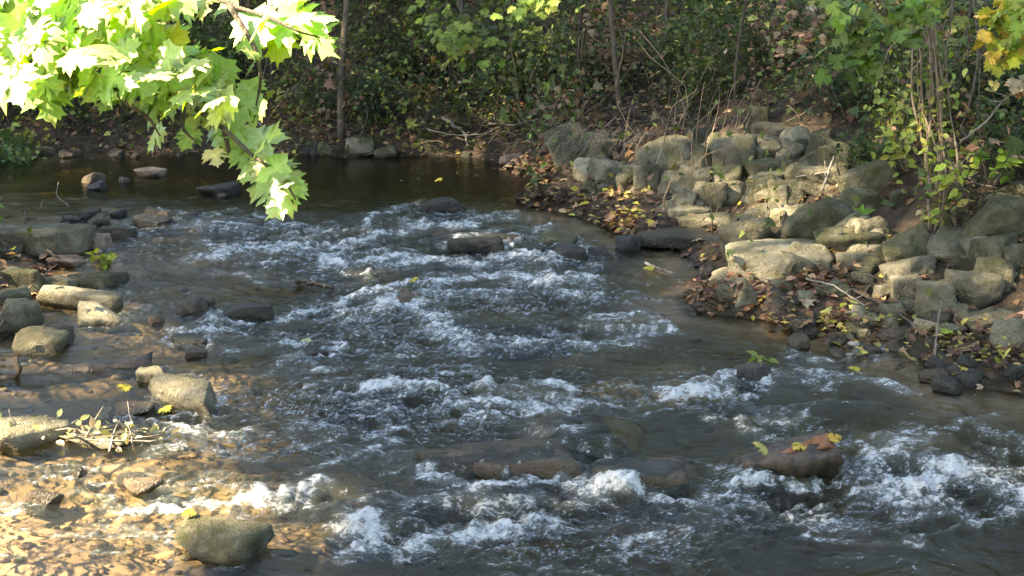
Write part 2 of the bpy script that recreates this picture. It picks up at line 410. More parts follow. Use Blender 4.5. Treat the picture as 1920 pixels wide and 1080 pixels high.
# ------------------------------------------------------------------ water
# strokes of broken water: pixel polyline, half width px (across), strength
FOAM = [
 ([(360,488),(480,472),(600,466),(700,452),(800,428),(900,432)],11,.75), ([(620,492),(760,497),(900,490),(1040,494)],12,.8),
 ([(700,408),(780,386),(830,392)],9,.6), ([(870,412),(970,406)],6,.55), ([(420,425),(520,408)],8,.4), ([(900,455),(1000,450)],10,.4), ([(1100,470),(1140,480)],9,.5),
 ([(700,556),(800,532),(900,520),(1000,526),(1110,530)],12,.85), ([(520,598),(640,576),(720,558)],9,.7), ([(800,565),(1000,546),(1100,560)],12,.55),
 ([(650,600),(740,580),(830,612)],14,.6), ([(820,640),(1000,657),(1100,650),(1255,624)],12,.62), ([(1090,606),(1230,596)],9,.6), ([(1000,480),(1120,505)],9,.45),
 ([(630,750),(760,746),(900,744),(1060,741)],10,.7), ([(870,762),(960,768),(1060,775)],14,.75), ([(860,802),(960,786),(1100,802)],9,.55), ([(1000,740),(1200,735)],7,.4),
 ([(1240,748),(1340,738),(1430,722)],15,.85), ([(1430,712),(1600,709),(1700,738)],7,.7), ([(1330,792),(1400,790),(1510,783)],6,.6), ([(1490,665),(1560,695)],12,.4),
 ([(250,968),(420,952),(600,941)],9,.9), ([(780,902),(900,916),(1080,922)],14,.85), ([(640,1000),(760,1030),(900,1004),(1045,992)],18,.85), ([(670,1045),(760,1040)],20,.75),
 ([(1100,947),(1250,937),(1350,962)],14,.9), ([(1360,880),(1390,905)],12,.7), ([(1625,880),(1680,850),(1740,822)],20,.55), ([(1600,925),(1700,932),(1800,915),(1925,912)],16,.85),
 ([(1690,955),(1820,985)],20,.6), ([(1400,950),(1550,990)],24,.4), ([(1640,890),(1860,900)],12,.35), ([(800,960),(1000,955)],22,.4), ([(1150,1000),(1350,1010)],30,.28),
 ([(20,1010),(160,1000),(260,1015)],4,.5),([(60,905),(200,912),(330,905)],4,.45),([(0,1040),(120,1052),(240,1045)],4,.5),([(300,925),(420,915)],4,.5),([(0,875),(120,880)],3,.4),([(0,962),(70,955)],10,.5), ([(130,930),(220,955)],10,.45), ([(170,990),(330,1010)],10,.35), ([(380,858),(500,860)],9,.5), ([(330,900),(440,890)],8,.35),
 ([(1180,560),(1300,575)],10,.3), ([(500,520),(640,540)],10,.25), ([(420,640),(700,700)],30,.15), ([(700,840),(800,880)],16,.3),
]
TURB = [((720,470),420,70,1.0), ((900,560),420,70,1.0), ((760,640),520,80,.9), ((800,760),560,90,.85), ((900,930),560,110,1.0), ((1650,900),420,130,.95),
        ((1350,740),260,60,.8), ((560,830),300,60,.75), ((300,620),180,50,.45), ((250,900),300,120,.34), ((1300,1010),500,90,.7), ((1560,690),160,40,.7), ((400,430),160,40,.7), ((240,400),200,30,.3)]
CALM = [((1450,630),200,24,.75), ((1180,530),60,50,.5), ((1200,700),80,35,.55), ((320,520),90,25,.55), ((1090,835),90,35,.9), ((1760,1030),200,40,.55), ((1650,775),150,24,.6), ((1340,850),60,25,.6), ((120,760),160,40,.4)]
_r = random.Random(21)
for _k in range(150):
    _c, _rx, _ry, _s = _r.choice(TURB); _x = _c[0]+_r.uniform(-1,1)*_rx*.8; _y = _c[1]+_r.uniform(-1,1)*_ry*.85
    if _x < 330 and _y < 840: continue
    _L = _r.uniform(20,95)*(.6+.6*_y/1080); _a = _r.gauss(-.05,.16); _b = _r.uniform(-.2,.2)
    FOAM.append(([(_x-_L,_y-_a*_L),(_x,_y+_b*_L*.4),(_x+_L,_y+_a*_L)], _r.uniform(2.5,6)*(.5+_y/900), _r.uniform(.28,.62)))
def world_blob(c, rx, ry):
    p = on_water(*c); q = on_water(c[0], c[1]+ry); s = on_water(c[0], c[1]-ry)
    t = (p-CAMP)[1]/math.cos(PITCH)
    return p, rx*np.linalg.norm(p-CAMP)/FPX, .5*abs(s[1]-q[1])
def gauss(X, Y, c, rx, ry):
    p, sx, sy = world_blob(c, rx, ry)
    return np.exp(-((X-p[0])/sx)**2-((Y-p[1])/sy)**2)
# stones that the water slides over: pixel centre of top, half width px, half depth px, rise in metres
MOUND = [((930,878),165,20,.085), ((1100,836),95,26,.11), ((1195,900),95,20,.08), ((880,940),215,20,.06), ((885,446),80,12,.07), ((680,728),105,14,.07), ((430,430),60,10,.06),
         ((560,920),150,14,.06), ((1720,860),100,28,.08), ((1440,905),80,16,.05), ((950,610),120,10,.04), ((700,985),110,18,.05), ((740,568),60,10,.05), ((1000,745),90,12,.05), ((1150,615),110,10,.05), ((1310,735),80,12,.04)]
def mound(X, Y):
    m = np.zeros_like(X); lip = np.zeros_like(X)
    for k, (c, rx, ry, h) in enumerate(MOUND):
        p, sx, sy = world_blob(c, rx, ry)
        u = (X-p[0]+.05*noise2(X*5,Y*5,40+k))/sx; v = (Y-p[1]+.05*noise2(X*6,Y*6,60+k))/sy
        w_ = np.exp(-(np.abs(u)**4))
        f = w_*ss(-1.15,-.8,v)*(1-ss(.5,2.2,v))          # steep on the downstream side
        m = np.maximum(m, h*f); lip = np.maximum(lip, w_*np.exp(-((v+1.0)/.35)**2))
    return m, lip
def water_sheet():
    nr = 860; nc = 880
    ys = 4.2*(24/4.2)**np.linspace(0,1,nr)
    u = np.linspace(-1,1,nc)
    Y = np.repeat(ys[:,None], nc, 1); X = u[None]*(ys[:,None]*.43+1.0)
    turb = np.zeros_like(X)
    for c, rx, ry, s in TURB: turb = np.maximum(turb, s*gauss(X,Y,c,rx,ry)**.8)
    for c, rx, ry, s in CALM: turb = turb*(1-s*gauss(X,Y,c,rx,ry))
    turb = np.clip(turb*(.92+.9*noise2(X*.8,Y*1.1,20)+.5*noise2(X*2.2,Y*3.0,21))+.03, .03, 1.1)
    d = sdist(X, Y); turb = turb*ss(0,.5,-d+.1)
    foam = np.zeros_like(X)
    for k, (pl, hw, s) in enumerate(FOAM):
        W = np.array([on_water(*p)[:2] for p in pl])
        c = pl[len(pl)//2]; _, sx, sy = world_blob(c, hw, hw)
        mg = 4*max(sx,sy)+.25
        r0, r1 = np.searchsorted(ys,[W[:,1].min()-mg, W[:,1].max()+mg])
        if r1 <= r0: continue
        Xk, Yk = X[r0:r1], Y[r0:r1]
        cm = np.where(((Xk > W[:,0].min()-mg) & (Xk < W[:,0].max()+mg)).any(0))[0]
        if len(cm) == 0: continue
        c0, c1 = cm[0], cm[-1]+1; Xk, Yk = Xk[:,c0:c1], Yk[:,c0:c1]
        kk = k if k < 45 else 45
        wx = Xk+.10*noise2(Xk*2.5,Yk*2.5,70+kk); wy = Yk+.14*noise2(Xk*2.5,Yk*2.5,90+kk)+.05*noise2(Xk*9,Yk*9,91+kk)
        best = np.full(Xk.shape, 1e9)
        for a, b_ in zip(W[:-1], W[1:]):
            e = b_-a; t = np.clip(((wx-a[0])*e[0]+(wy-a[1])*e[1])/(e@e), 0, 1)
            best = np.minimum(best, ((wx-a[0]-t*e[0])/max(sx*1.6,.05))**2+((wy-a[1]-t*e[1])/sy)**2)
        foam[r0:r1,c0:c1] = np.maximum(foam[r0:r1,c0:c1], s*np.exp(-best*.7))
    tsm = np.clip(turb,0,1)
    for k,(wx_,wy_,W_) in enumerate(WROCKS):
        r0, r1 = np.searchsorted(ys,[wy_-2.6*W_-.1, wy_+1.2*W_])
        if r1 <= r0: continue
        Xk, Yk, tk = X[r0:r1], Y[r0:r1], tsm[r0:r1]
        dx = (Xk-wx_+.03*noise2(Xk*8,Yk*8,200+k%7))/(W_*.56); dy = (Yk-wy_)/(W_*.5); rr_ = np.sqrt(dx*dx+dy*dy)
        ring = np.exp(-((rr_-1.08)/.16)**2)*(.75-.25*np.tanh(dy)); wake = np.exp(-((np.abs(dx)-.8-.12*np.maximum(-dy,0))/.3)**2)*np.exp(np.minimum(dy,0)/2.4)*(dy < .2)
        foam[r0:r1] = np.maximum(foam[r0:r1], np.clip(tk*1.6,0,1)*np.maximum(.75*ring,.6*wake))
    # chop
    qx = X+.12*noise2(X*2,Y*2,30); qy = Y+.12*noise2(X*2,Y*2,31)
    def ridge(fx, fy, s): return 1-2*np.abs(noise2(qx*fx, qy*fy, s))
    a1 = noise2(qx*1.7, qy*2.6, 11); a2 = ridge(2.7,4.2,12); a3 = ridge(6.5,9.5,13); a4 = ridge(15,21,14); a5 = noise2(qx*36,qy*46,15)
    tb = turb+.35*foam
    tb = tb**.8
    hgt = .032*a1*tb+.024*a2*tb+.021*a3*tb+.0125*a4*tb+.0042*a5*tb
    hgt += .0016*noise2(X*4,Y*9,16)+.0007*noise2(X*12,Y*24,17)
    m, lip = mound(X, Y)
    hgt = hgt*(1-.65*ss(.02,.06,m))+m
    hgt += foam*(.012+.020*noise2(X*14,Y*18,18)+.012*noise2(X*30,Y*36,19))
    crest = ss(.35,.9,a2*.55+a3*.45)*turb
    fo = foam*np.clip(.66+.65*noise2(X*5,Y*9,22)+.5*ridge(9,16,25),0,1.3)+.30*crest*ss(.2,.8,turb)+.35*lip*ss(.25,.6,noise2(X*24,Y*5,23)+.4)
    fo += .5*ss(.30,.6,noise2(X*30,Y*60,24))*turb*ss(-.3,.5,a1+.6*noise2(X*4,Y*6,26))
    fo += .75*ss(.60,.72,noise2(X*16,Y*26,27))*(1-ss(.05,.4,turb))*ss(-.1,.5,noise2(X*.7,Y*.9,28)+.2)
    fo = np.clip(fo*ss(0,.15,-d+.1), 0, 1.2)
    aer = np.clip(foam*.8+.3*crest+.25*lip+.10*turb, 0, 1)
    Z = level(Y)+hgt
    V = np.stack([X,Y,Z],-1).reshape(-1,3)
    i = np.arange(nr-1)[:,None]*nc+np.arange(nc-1)[None]
    F = np.stack([i,i+1,i+nc+1,i+nc],-1)
    keep = (d[:-1,:-1] < .5)
    F = F[keep].reshape(-1,4)
    used = np.zeros(len(V), bool); used[F] = True; idx = np.cumsum(used)-1
    o = mesh_np('stream_water', V[used], idx[F], M['water'], attrs={'foam': fo.ravel()[used], 'turb': np.clip(turb+.3*foam,0,1).ravel()[used], 'aer': aer.ravel()[used], 'deep': (np.maximum(level(Y)-ground(X,Y,d),0)*(1-.9*ss(.015,.05,m))).ravel()[used]})
    tag(o, 'shallow brown stream water breaking white over stones', kind='structure')
# ------------------------------------------------------------------ stones
_ico = {}
def ico(sub):
    if sub not in _ico:
        import bmesh
        bm = bmesh.new(); bmesh.ops.create_icosphere(bm, subdivisions=sub, radius=1)
        bm.verts.ensure_lookup_table()
        V = np.array([v.co[:] for v in bm.verts]); F = np.array([[v.index for v in f.verts] for f in bm.faces]); bm.free()
        _ico[sub] = (V/np.linalg.norm(V,axis=1)[:,None], F)
    return _ico[sub]
SHAPE = {'angular': (6,.48,44,.05,.30), 'block': (4,.60,44,.045,.5), 'round': (8,.58,18,.07,.0), 'slab': (6,.55,34,.06,.5)}
def rock_geo(seed, dims, shape, sub):
    r = np.random.default_rng(seed); D, F = ico(sub)
    n, lo, p, rough, box = SHAPE[shape]
    N = r.normal(0,1,(n,3)); N /= np.linalg.norm(N,axis=1)[:,None]; off = r.uniform(lo,1.0,n)
    if box:
        q = Euler(r.normal(0,.12,3)).to_matrix(); B = np.array(q); B = np.vstack([B,-B]); N = np.vstack([N,B]); off = np.concatenate([off, r.uniform(.72,.95,6) if shape != 'block' else r.uniform(.64,.80,6)])
    else:
        N = np.vstack([N,np.eye(3),-np.eye(3)]); off = np.concatenate([off, r.uniform(.85,1,6)])
    dt = np.maximum(D@N.T,0)/off
    rad = (dt**p).sum(1)**(-1/p)
    V = D*rad[:,None]
    s = np.array(dims)/dims[0]
    nz = fbm3(V*s*2.2+seed*3.1, 5, seed % 1000)
    V = V*(1+rough*2.2*nz[:,None])
    lo_, hi = V.min(0), V.max(0)
    V = ((V-(lo_+hi)/2)/(hi-lo_))*np.array(dims)
    fine = fbm3(V*14+seed, 3, seed % 997)
    V = V+D*((fine*.045+.05*np.minimum(fbm3(V*5.5/dims[0]*.5+seed*1.7,3,seed % 991),0))*min(dims))[:,None]
    return V, F
nrock = 0
WROCKS = []
def rock(box, mat, shape, label, name='boulder', cat='rock', water=False, sink=.22, yaw=None, deep=.8, tilt=0, sub=4, group=None, lift=0):
    global nrock; nrock += 1
    x0,y0,x1,y1 = box
    p, t = hit((x0+x1)/2, y1, water)
    W = (x1-x0)*t/FPX*(1.08 if water else 1.16); D = W*deep
    dep = math.atan2(CAMP[2]-p[2], p[1])
    hv = (y1-y0)*t/FPX
    H = max((hv-.55*D*math.sin(dep))/math.cos(dep), .30*hv)
    Hm = H/(1-sink)*(1.0 if water else 1.22)
    V, F = rock_geo(100+nrock*7, (W,D,Hm), shape, sub)
    r = random.Random(nrock)
    yw = R(yaw) if yaw is not None else r.uniform(-.35,.35)
    o = mesh_np(name, V, F, M[mat])
    o.rotation_euler = (r.uniform(-.06,.06), R(tilt), yw)
    o.location = (p[0], p[1]+D*.42, p[2]+Hm*.5-Hm*sink+lift)
    if water:
        WROCKS.append((p[0],p[1]+D*.42,W))
        mw = np.array(Matrix.LocRotScale(o.location, o.rotation_euler, None)); wz = V@mw[2,:3]+mw[2,3]-level(p[1])
        a = o.data.attributes.new('wet','FLOAT','POINT'); a.data.foreach_set('value', ss(.055,.015,wz+.02*noise3(V*14,3)).astype(np.float32))
    tag(o, label, cat, group)
    return o
RB = 'riprap boulders on the right bank'
ROCKS = [
 # upper tier of the bank
 ((1403,205,1442,248),'rock_moss','angular','dark mossy boulder alone at the top of the stone pile under the brambles'),
 ((1420,236,1485,270),'rock_olive','angular','humped olive stone at the crest of the stone pile, above the long pale diagonal stone'),
 ((1327,254,1362,284),'rock_moss','round','small dark rounded stone left of the flat slab at the crest of the pile'),
 ((1353,252,1424,276),'rock_olive','slab','flat grey slab lying level along the crest of the stone pile'),
 ((1417,268,1464,308),'rock_olive','block','squarish olive stone wedged under the humped crest stone'),
 ((1463,262,1514,292),'rock_moss','angular','dark green stone right of the squarish crest stone'),
 ((1523,248,1568,292),'rock_moss','angular','shadowed upright stone draped with dry twigs near the brambles'),
 ((1537,280,1582,328),'rock_moss','slab','tilted dark slab leaning below the twig draped stone'),
 ((1607,276,1652,322),'rock_olive','angular','grey pointed stone half hidden under hanging vine leaves'),
 ((1658,256,1692,292),'rock_rust','round','rusty orange brown stone tucked under the vines'),
 ((1457,290,1495,316),'rock_olive','slab','small smooth flat topped stone between the squarish and the dark tilted stones'),
 ((1477,308,1540,348),'rock_moss','round','broad smooth mossy stone in the upper middle of the pile'),
 ((1400,306,1472,350),'rock_moss','angular','dark green wedge stone right of the round mossy stone'),
 ((1343,268,1418,342),'rock_olive','block','long pale stone lying diagonally across the middle of the pile'),
 ((1297,279,1350,348),'rock_moss','angular','tall dark narrow boulder standing between two paler boulders'),
 ((1205,267,1315,332),'rock_olive','round','largest smooth boulder of the pile with a dark hollow on top'),
 ((1347,318,1399,372),'rock_moss','round','round mossy stone below the long diagonal stone'),
 ((1257,316,1312,362),'rock_olive','angular','faceted olive stone in front of the largest smooth boulder'),
 ((1190,312,1238,354),'rock_olive','block','squat brown grey block left of the faceted olive stone'),
 ((1113,302,1192,346),'rock_pale','slab','broad pale grey stone at the upstream end of the pile'),
 ((1075,304,1122,342),'rock_pale','angular','low grey stone at the water edge beside the broad pale stone'),
 ((1108,265,1155,302),'rock_olive','round','mossy yellowish stone under the dry grass clump'),
 ((1156,328,1192,355),'rock_moss','round','small dark cobble below the broad pale stone'),
 ((1303,345,1358,392),'rock_olive','angular','peaked mossy stone at the foot of the pile'),
 ((1262,358,1308,389),'rock_pale','block','light grey blocky stone left of the peaked mossy stone'),
 ((1256,384,1332,409),'rock_pale','slab','long low pale stone edging the leaf covered mud'),
 ((1400,333,1462,377),'rock_moss','angular','leaning green stone beside the round mossy stone'),
 ((1449,352,1480,392),'rock_olive','block','narrow upright stone above the big rounded mossy boulder'),
 ((1502,341,1556,372),'rock_olive','angular','roof shaped stone beside a bent pale twig'),
 # middle tier
 ((1478,383,1590,458),'rock_moss','round','big rounded mossy boulder in the middle of the right bank'),
 ((1446,396,1480,426),'rock_olive','angular','small grey stone against the left of the big rounded mossy boulder'),
 ((1543,428,1662,477),'rock_moss','angular','wide green flat topped boulder with a sharp front edge'),
 ((1354,418,1444,494),'rock_olive','angular','tall weathered boulder with pale blotches at the water corner'),
 ((1440,438,1480,470),'rock_moss','round','dark small stone between the blotched boulder and the big rounded one'),
 ((1377,461,1567,520),'rock_pale','slab','widest pale rock sloping to the water with a pitted top'),
 ((1345,502,1484,530),'rock_pale','slab','long flat ledge stone at the waterline below the pitted pale rock'),
 ((1469,479,1538,523),'rock_olive','angular','triangular stone leaning on the front of the pitted pale rock'),
 ((1574,474,1658,509),'rock_olive','slab','thin pointed slab right of the triangular stone'),
 ((1666,455,1748,502),'rock_moss','angular','mossy stone under the vine stems, left of the leafy hollow'),
 ((1753,468,1816,494),'rock_olive','slab','flat yellowish stone under the vine stems'),
 ((1673,360,1712,386),'rock_moss','round','small mossy stone beside the vine stems'),
 ((1819,376,1930,458),'rock_moss','block','large dark green boulder under the brambles at the right edge'),
 ((1866,343,1926,379),'rock_moss','angular','grey green stone behind the large dark green boulder'),
 ((1830,450,1896,484),'rock_olive','slab','pale slanting stone below the large dark green boulder'),
 ((1280,402,1377,428),'rock_olive','slab','thin flat slab lying above the dark wet ledge'),
 # lower tier
 ((1374,529,1417,582),'rock_pale','angular','upright pale stone standing in the brown leaf heap'),
 ((1495,549,1525,574),'rock_pale','round','little rounded pale stone below the brown leaf heap'),
 ((1678,520,1733,560),'rock_pale','block','yellowish square stone in the leaf litter'),
 ((1640,535,1681,563),'rock_pale','angular','whitish chip of stone left of the yellowish square stone'),
 ((1720,537,1792,594),'rock_olive','angular','olive pyramid stone left of the big angular boulder'),
 ((1790,516,1878,578),'rock_olive','angular','big angular boulder with a white scar on its edge'),
 ((1863,512,1904,540),'rock_pale','round','small yellow grey stone behind the big angular boulder'),
 ((1820,584,1932,616),'rock_olive','slab','long mossy flat stone low on the bank at the right edge'),
 ((1870,604,1940,660),'rock_pale','round','sunlit cream stone at the lower right edge of the bank'),
 ((1600,510,1640,535),'rock_olive','round','little olive stone at the right end of the brown leaf heap'),
 ((1880,460,1930,500),'rock_olive','angular','half buried grey stone at the right edge above the sunlit cream stone'),
]
for b_, m_, s_, l_ in ROCKS: rock(b_, m_, s_, l_, group=RB)
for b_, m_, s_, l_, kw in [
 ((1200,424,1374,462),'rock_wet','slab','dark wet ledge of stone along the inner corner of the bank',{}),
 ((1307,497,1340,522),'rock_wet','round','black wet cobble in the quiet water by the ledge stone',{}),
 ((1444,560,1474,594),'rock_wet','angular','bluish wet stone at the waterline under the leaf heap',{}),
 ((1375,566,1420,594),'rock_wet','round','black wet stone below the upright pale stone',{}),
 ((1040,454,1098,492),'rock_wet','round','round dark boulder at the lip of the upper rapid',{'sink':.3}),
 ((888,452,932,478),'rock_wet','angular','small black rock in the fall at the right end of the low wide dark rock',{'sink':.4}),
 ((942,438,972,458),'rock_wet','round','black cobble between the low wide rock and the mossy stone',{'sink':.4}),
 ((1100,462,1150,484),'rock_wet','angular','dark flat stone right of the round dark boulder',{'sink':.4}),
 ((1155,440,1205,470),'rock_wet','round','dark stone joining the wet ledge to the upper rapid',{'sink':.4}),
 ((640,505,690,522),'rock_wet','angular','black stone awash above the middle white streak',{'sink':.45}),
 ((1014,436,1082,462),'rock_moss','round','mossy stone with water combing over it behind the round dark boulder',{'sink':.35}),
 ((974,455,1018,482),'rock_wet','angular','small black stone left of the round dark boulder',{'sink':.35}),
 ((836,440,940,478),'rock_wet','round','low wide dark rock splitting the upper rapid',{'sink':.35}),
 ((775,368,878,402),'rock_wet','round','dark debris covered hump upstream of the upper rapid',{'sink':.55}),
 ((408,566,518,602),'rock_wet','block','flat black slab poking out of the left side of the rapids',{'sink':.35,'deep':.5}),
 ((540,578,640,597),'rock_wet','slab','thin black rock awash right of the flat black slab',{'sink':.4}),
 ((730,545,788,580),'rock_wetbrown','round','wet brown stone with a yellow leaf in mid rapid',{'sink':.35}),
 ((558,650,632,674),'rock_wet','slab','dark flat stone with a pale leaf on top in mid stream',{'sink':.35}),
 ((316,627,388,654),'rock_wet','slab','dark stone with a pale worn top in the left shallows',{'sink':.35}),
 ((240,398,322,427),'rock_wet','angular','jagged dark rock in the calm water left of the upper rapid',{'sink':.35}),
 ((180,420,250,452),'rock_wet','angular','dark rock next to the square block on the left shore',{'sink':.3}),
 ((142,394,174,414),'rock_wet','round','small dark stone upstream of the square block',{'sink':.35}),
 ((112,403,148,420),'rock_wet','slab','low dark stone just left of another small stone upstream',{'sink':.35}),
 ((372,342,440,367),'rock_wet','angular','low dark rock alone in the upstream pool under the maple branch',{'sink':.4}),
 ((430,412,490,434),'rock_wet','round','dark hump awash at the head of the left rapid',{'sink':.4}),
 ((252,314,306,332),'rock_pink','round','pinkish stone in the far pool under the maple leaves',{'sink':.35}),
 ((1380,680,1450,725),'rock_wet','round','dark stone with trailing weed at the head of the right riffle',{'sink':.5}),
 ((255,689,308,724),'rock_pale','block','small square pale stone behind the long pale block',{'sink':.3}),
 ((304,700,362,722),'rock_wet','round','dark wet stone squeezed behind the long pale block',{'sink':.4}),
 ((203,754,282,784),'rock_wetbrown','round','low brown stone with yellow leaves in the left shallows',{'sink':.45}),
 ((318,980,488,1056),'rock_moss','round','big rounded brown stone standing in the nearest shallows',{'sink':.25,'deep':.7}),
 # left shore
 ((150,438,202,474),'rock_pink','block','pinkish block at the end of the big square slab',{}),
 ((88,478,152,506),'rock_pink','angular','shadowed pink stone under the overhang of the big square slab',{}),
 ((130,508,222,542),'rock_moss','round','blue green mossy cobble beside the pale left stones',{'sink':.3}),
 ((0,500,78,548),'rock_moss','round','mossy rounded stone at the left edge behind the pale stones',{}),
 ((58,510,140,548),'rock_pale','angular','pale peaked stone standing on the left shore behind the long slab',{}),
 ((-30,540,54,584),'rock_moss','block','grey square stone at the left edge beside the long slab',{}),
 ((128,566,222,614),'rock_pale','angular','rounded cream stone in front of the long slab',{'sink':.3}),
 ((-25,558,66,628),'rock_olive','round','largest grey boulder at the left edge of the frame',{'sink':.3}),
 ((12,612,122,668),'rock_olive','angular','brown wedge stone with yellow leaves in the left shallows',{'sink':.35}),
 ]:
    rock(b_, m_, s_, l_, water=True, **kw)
# long pieces with a bearing of their own
rock((-40,420,154,480),'rock_olive','block','big square concrete like slab jutting from the left shore', water=True, yaw=-4, deep=.55, sink=.1)
rock((52,540,234,580),'rock_pale','block','long pale squared slab lying towards the water on the left shore', water=True, yaw=-14, deep=.28, sink=.25)
def long_block(a, b_, wid, hgt_, mat, label, drop=.0):
    p, _ = hit(*a, True); q, _ = hit(*b_, True); L = math.hypot(q[0]-p[0],q[1]-p[1])
    V, F = rock_geo(4321, (L*1.05,wid,hgt_), 'block', 5)
    o = mesh_np('boulder', V, F, M[mat]); o.rotation_euler = (0,R(drop),math.atan2(q[1]-p[1],q[0]-p[0])); c = (p+q)/2
    o.location = (c[0],c[1],c[2]+.035); tag(o, label, 'rock')
    mw = np.array(Matrix.LocRotScale(o.location, o.rotation_euler, None)); wz = V@mw[2,:3]+mw[2,3]-level(c[1]); at_ = o.data.attributes.new('wet','FLOAT','POINT')
    at_.data.foreach_set('value', np.maximum(ss(.055,.015,wz+.02*noise3(V*14,3)), ss(L*.34,L*.40,V[:,0]+.05*noise3(V*12,5))).astype(np.float32)); WROCKS.append((c[0],c[1],L*.6))
long_block((284,732),(408,786),.20,.24,'rock_pale','long pale block with a dark wet end in the left shallows',3)
rock((1030,238,1108,306),'rock_olive','slab','grey slab leaning against the bank left of the dry grass clump', tilt=-35, deep=.5)
rock((650,257,700,294),'rock_pale','angular','pale grey boulder at the foot of the far bank by the thin trunk', water=True)
rock((700,272,742,296),'rock_moss','round','dark low stone right of the pale grey far boulder', water=True)
rock((548,170,592,206),'rock_moss','round','dim rounded stone half way up the far bank', sink=.4)
rock((938,284,1005,312),'rock_pink','slab','flat tan stone on the far waterline at the start of the leafy shore', water=True)
# stones the water slides over
def ledge(c, rx, ry, h, label, mat='rock_wetbrown', k_foam=False):
    p, sx, sy = world_blob(c, rx, ry)
    global nrock; nrock += 1
    W, D = 2*sx*.98, 2*sy*1.5; H = h+.3
    V, F = rock_geo(100+nrock*7, (W,D,H), 'slab', 4)
    o = mesh_np('submerged_rock', V, F, M[mat]); top = float(level(p[1]))+h-.004
    WROCKS.append((p[0],p[1]+.1*D,W*.95)) if k_foam else None; o.location = (p[0], p[1]+.12*D, top-H/2); tag(o, label, 'rock', 'rocks under the running water')
for k, lab in enumerate(['broad flat brown rock with a curtain of water over its front edge','dark flat rock with smooth olive water on top, behind the broad flat rock',
   'brown rock combed by water just left of the rotten log','long low rock under white water below the broad flat rock','mossy rock under the upper rapid','violet brown rock just under the surface in mid stream',
   'low rock under the first left ripple','orange brown ledge above the bright foam line on the left','dark rock under the churning water right of the rotten log','rock awash below the rotten log',
   'low rock under the middle riffle','round rock under the nearest white water']):
    c, rx, ry, h = MOUND[k]; ledge(c, rx, ry, h+(.014 if k in (0,1) else .006 if k in (2,4) else -.010 if k < 7 else -.075), lab, 'rock_wet' if k in (1,4) else 'rock_wetbrown', k == 1)

# small filler stones, copies of six
protos = []
for k in range(6):
    V, F = rock_geo(900+k, (.16, .12+.02*(k%3), .09+.015*(k%4)), ['angular','round','block'][k%3], 3)
    protos.append(mesh_np('small_stone', V, F, M[['rock_olive','rock_pale','rock_moss'][k%3]], link=False))
def small_stones(regs, grp, lab, seed, mats=None):
    r = random.Random(seed); i = 0
    for (x0,y0,x1,y1,n,water) in regs:
        for _ in range(n):
            px, py = r.uniform(x0,x1), r.uniform(y0,y1)
            p, t = hit(px, py, water)
            o = protos[i%6].copy(); COL.objects.link(o); i += 1
            s = r.uniform(.5,1.35); o.scale = (s,s,s*r.uniform(.7,1.1)); o.rotation_euler = (r.uniform(-.4,.4), r.uniform(-.4,.4), r.uniform(0,6.3))
            o.location = (p[0], p[1]+.03, p[2]+.012*s); tag(o, lab, 'stone', grp)
            if mats:
                o.material_slots[0].link = 'OBJECT'; o.material_slots[0].material = M[r.choice(mats)]
def packed():
    r = random.Random(5)
    ps = []
    for k in range(9):
        V, F = rock_geo(700+k, (.34,.28,.24+.02*(k%3)), ['angular','block','angular','round'][k%4], 4)
        ps.append(mesh_np('packed_stone', V, F, M[['rock_olive','rock_moss','rock_olive','rock_pale'][k%4]], link=False))
    for i in range(56):
        if i < 46: px, py = r.uniform(1120,1640), 0
        else: px, py = r.uniform(1380,1930), 0
        py = r.uniform(262+max(0,(px-1450)*.12),340+max(0,(px-1200)*.26)) if i < 46 else r.uniform(400+(px-1380)*.12,520+(px-1380)*.16)
        p, t = hit(px, py); o = ps[i%9].copy(); COL.objects.link(o); s_ = r.uniform(.7,1.25)
        o.scale = (s_*r.uniform(.85,1.2),s_,s_*r.uniform(.8,1.05)); o.rotation_euler = (r.uniform(-.35,.35),r.uniform(-.35,.35),r.uniform(0,6.3))
        o.location = p+np.array([0,.02,.015]); tag(o, 'half buried stone packed in the gaps between the bigger boulders of the right bank', 'rock', 'half buried stones packed between the right bank boulders')
packed()
small_stones([(1110,330,1260,360,6,0),(1250,300,1600,420,26,0),(1350,440,1720,560,34,0),(1600,500,1900,640,40,0),(1560,330,1900,470,20,0)],
             'small stones between the boulders', 'small loose stone wedged among the leaves and boulders of the right bank', 1)
small_stones([(1300,560,1500,600,14,1),(1480,600,1780,680,15,1),(1750,680,1920,735,9,1)], 'wet stones along the right waterline', 'small dark wet stone along the right waterline', 2, ['rock_wet','rock_wetbrown'])
small_stones([(0,280,900,296,26,1)], 'stones along the far waterline', 'small dark stone at the foot of the far bank', 6, ['rock_wet','rock_moss','rock_wetbrown'])
small_stones([(100,320,420,470,14,1),(230,560,420,680,7,1),(20,850,300,1060,4,1),(0,470,120,660,12,1)], 'cobbles in the left shallows', 'small wet cobble breaking the surface of the left shallows', 3, ['rock_wet','rock_wetbrown','rock_wetbrown'])

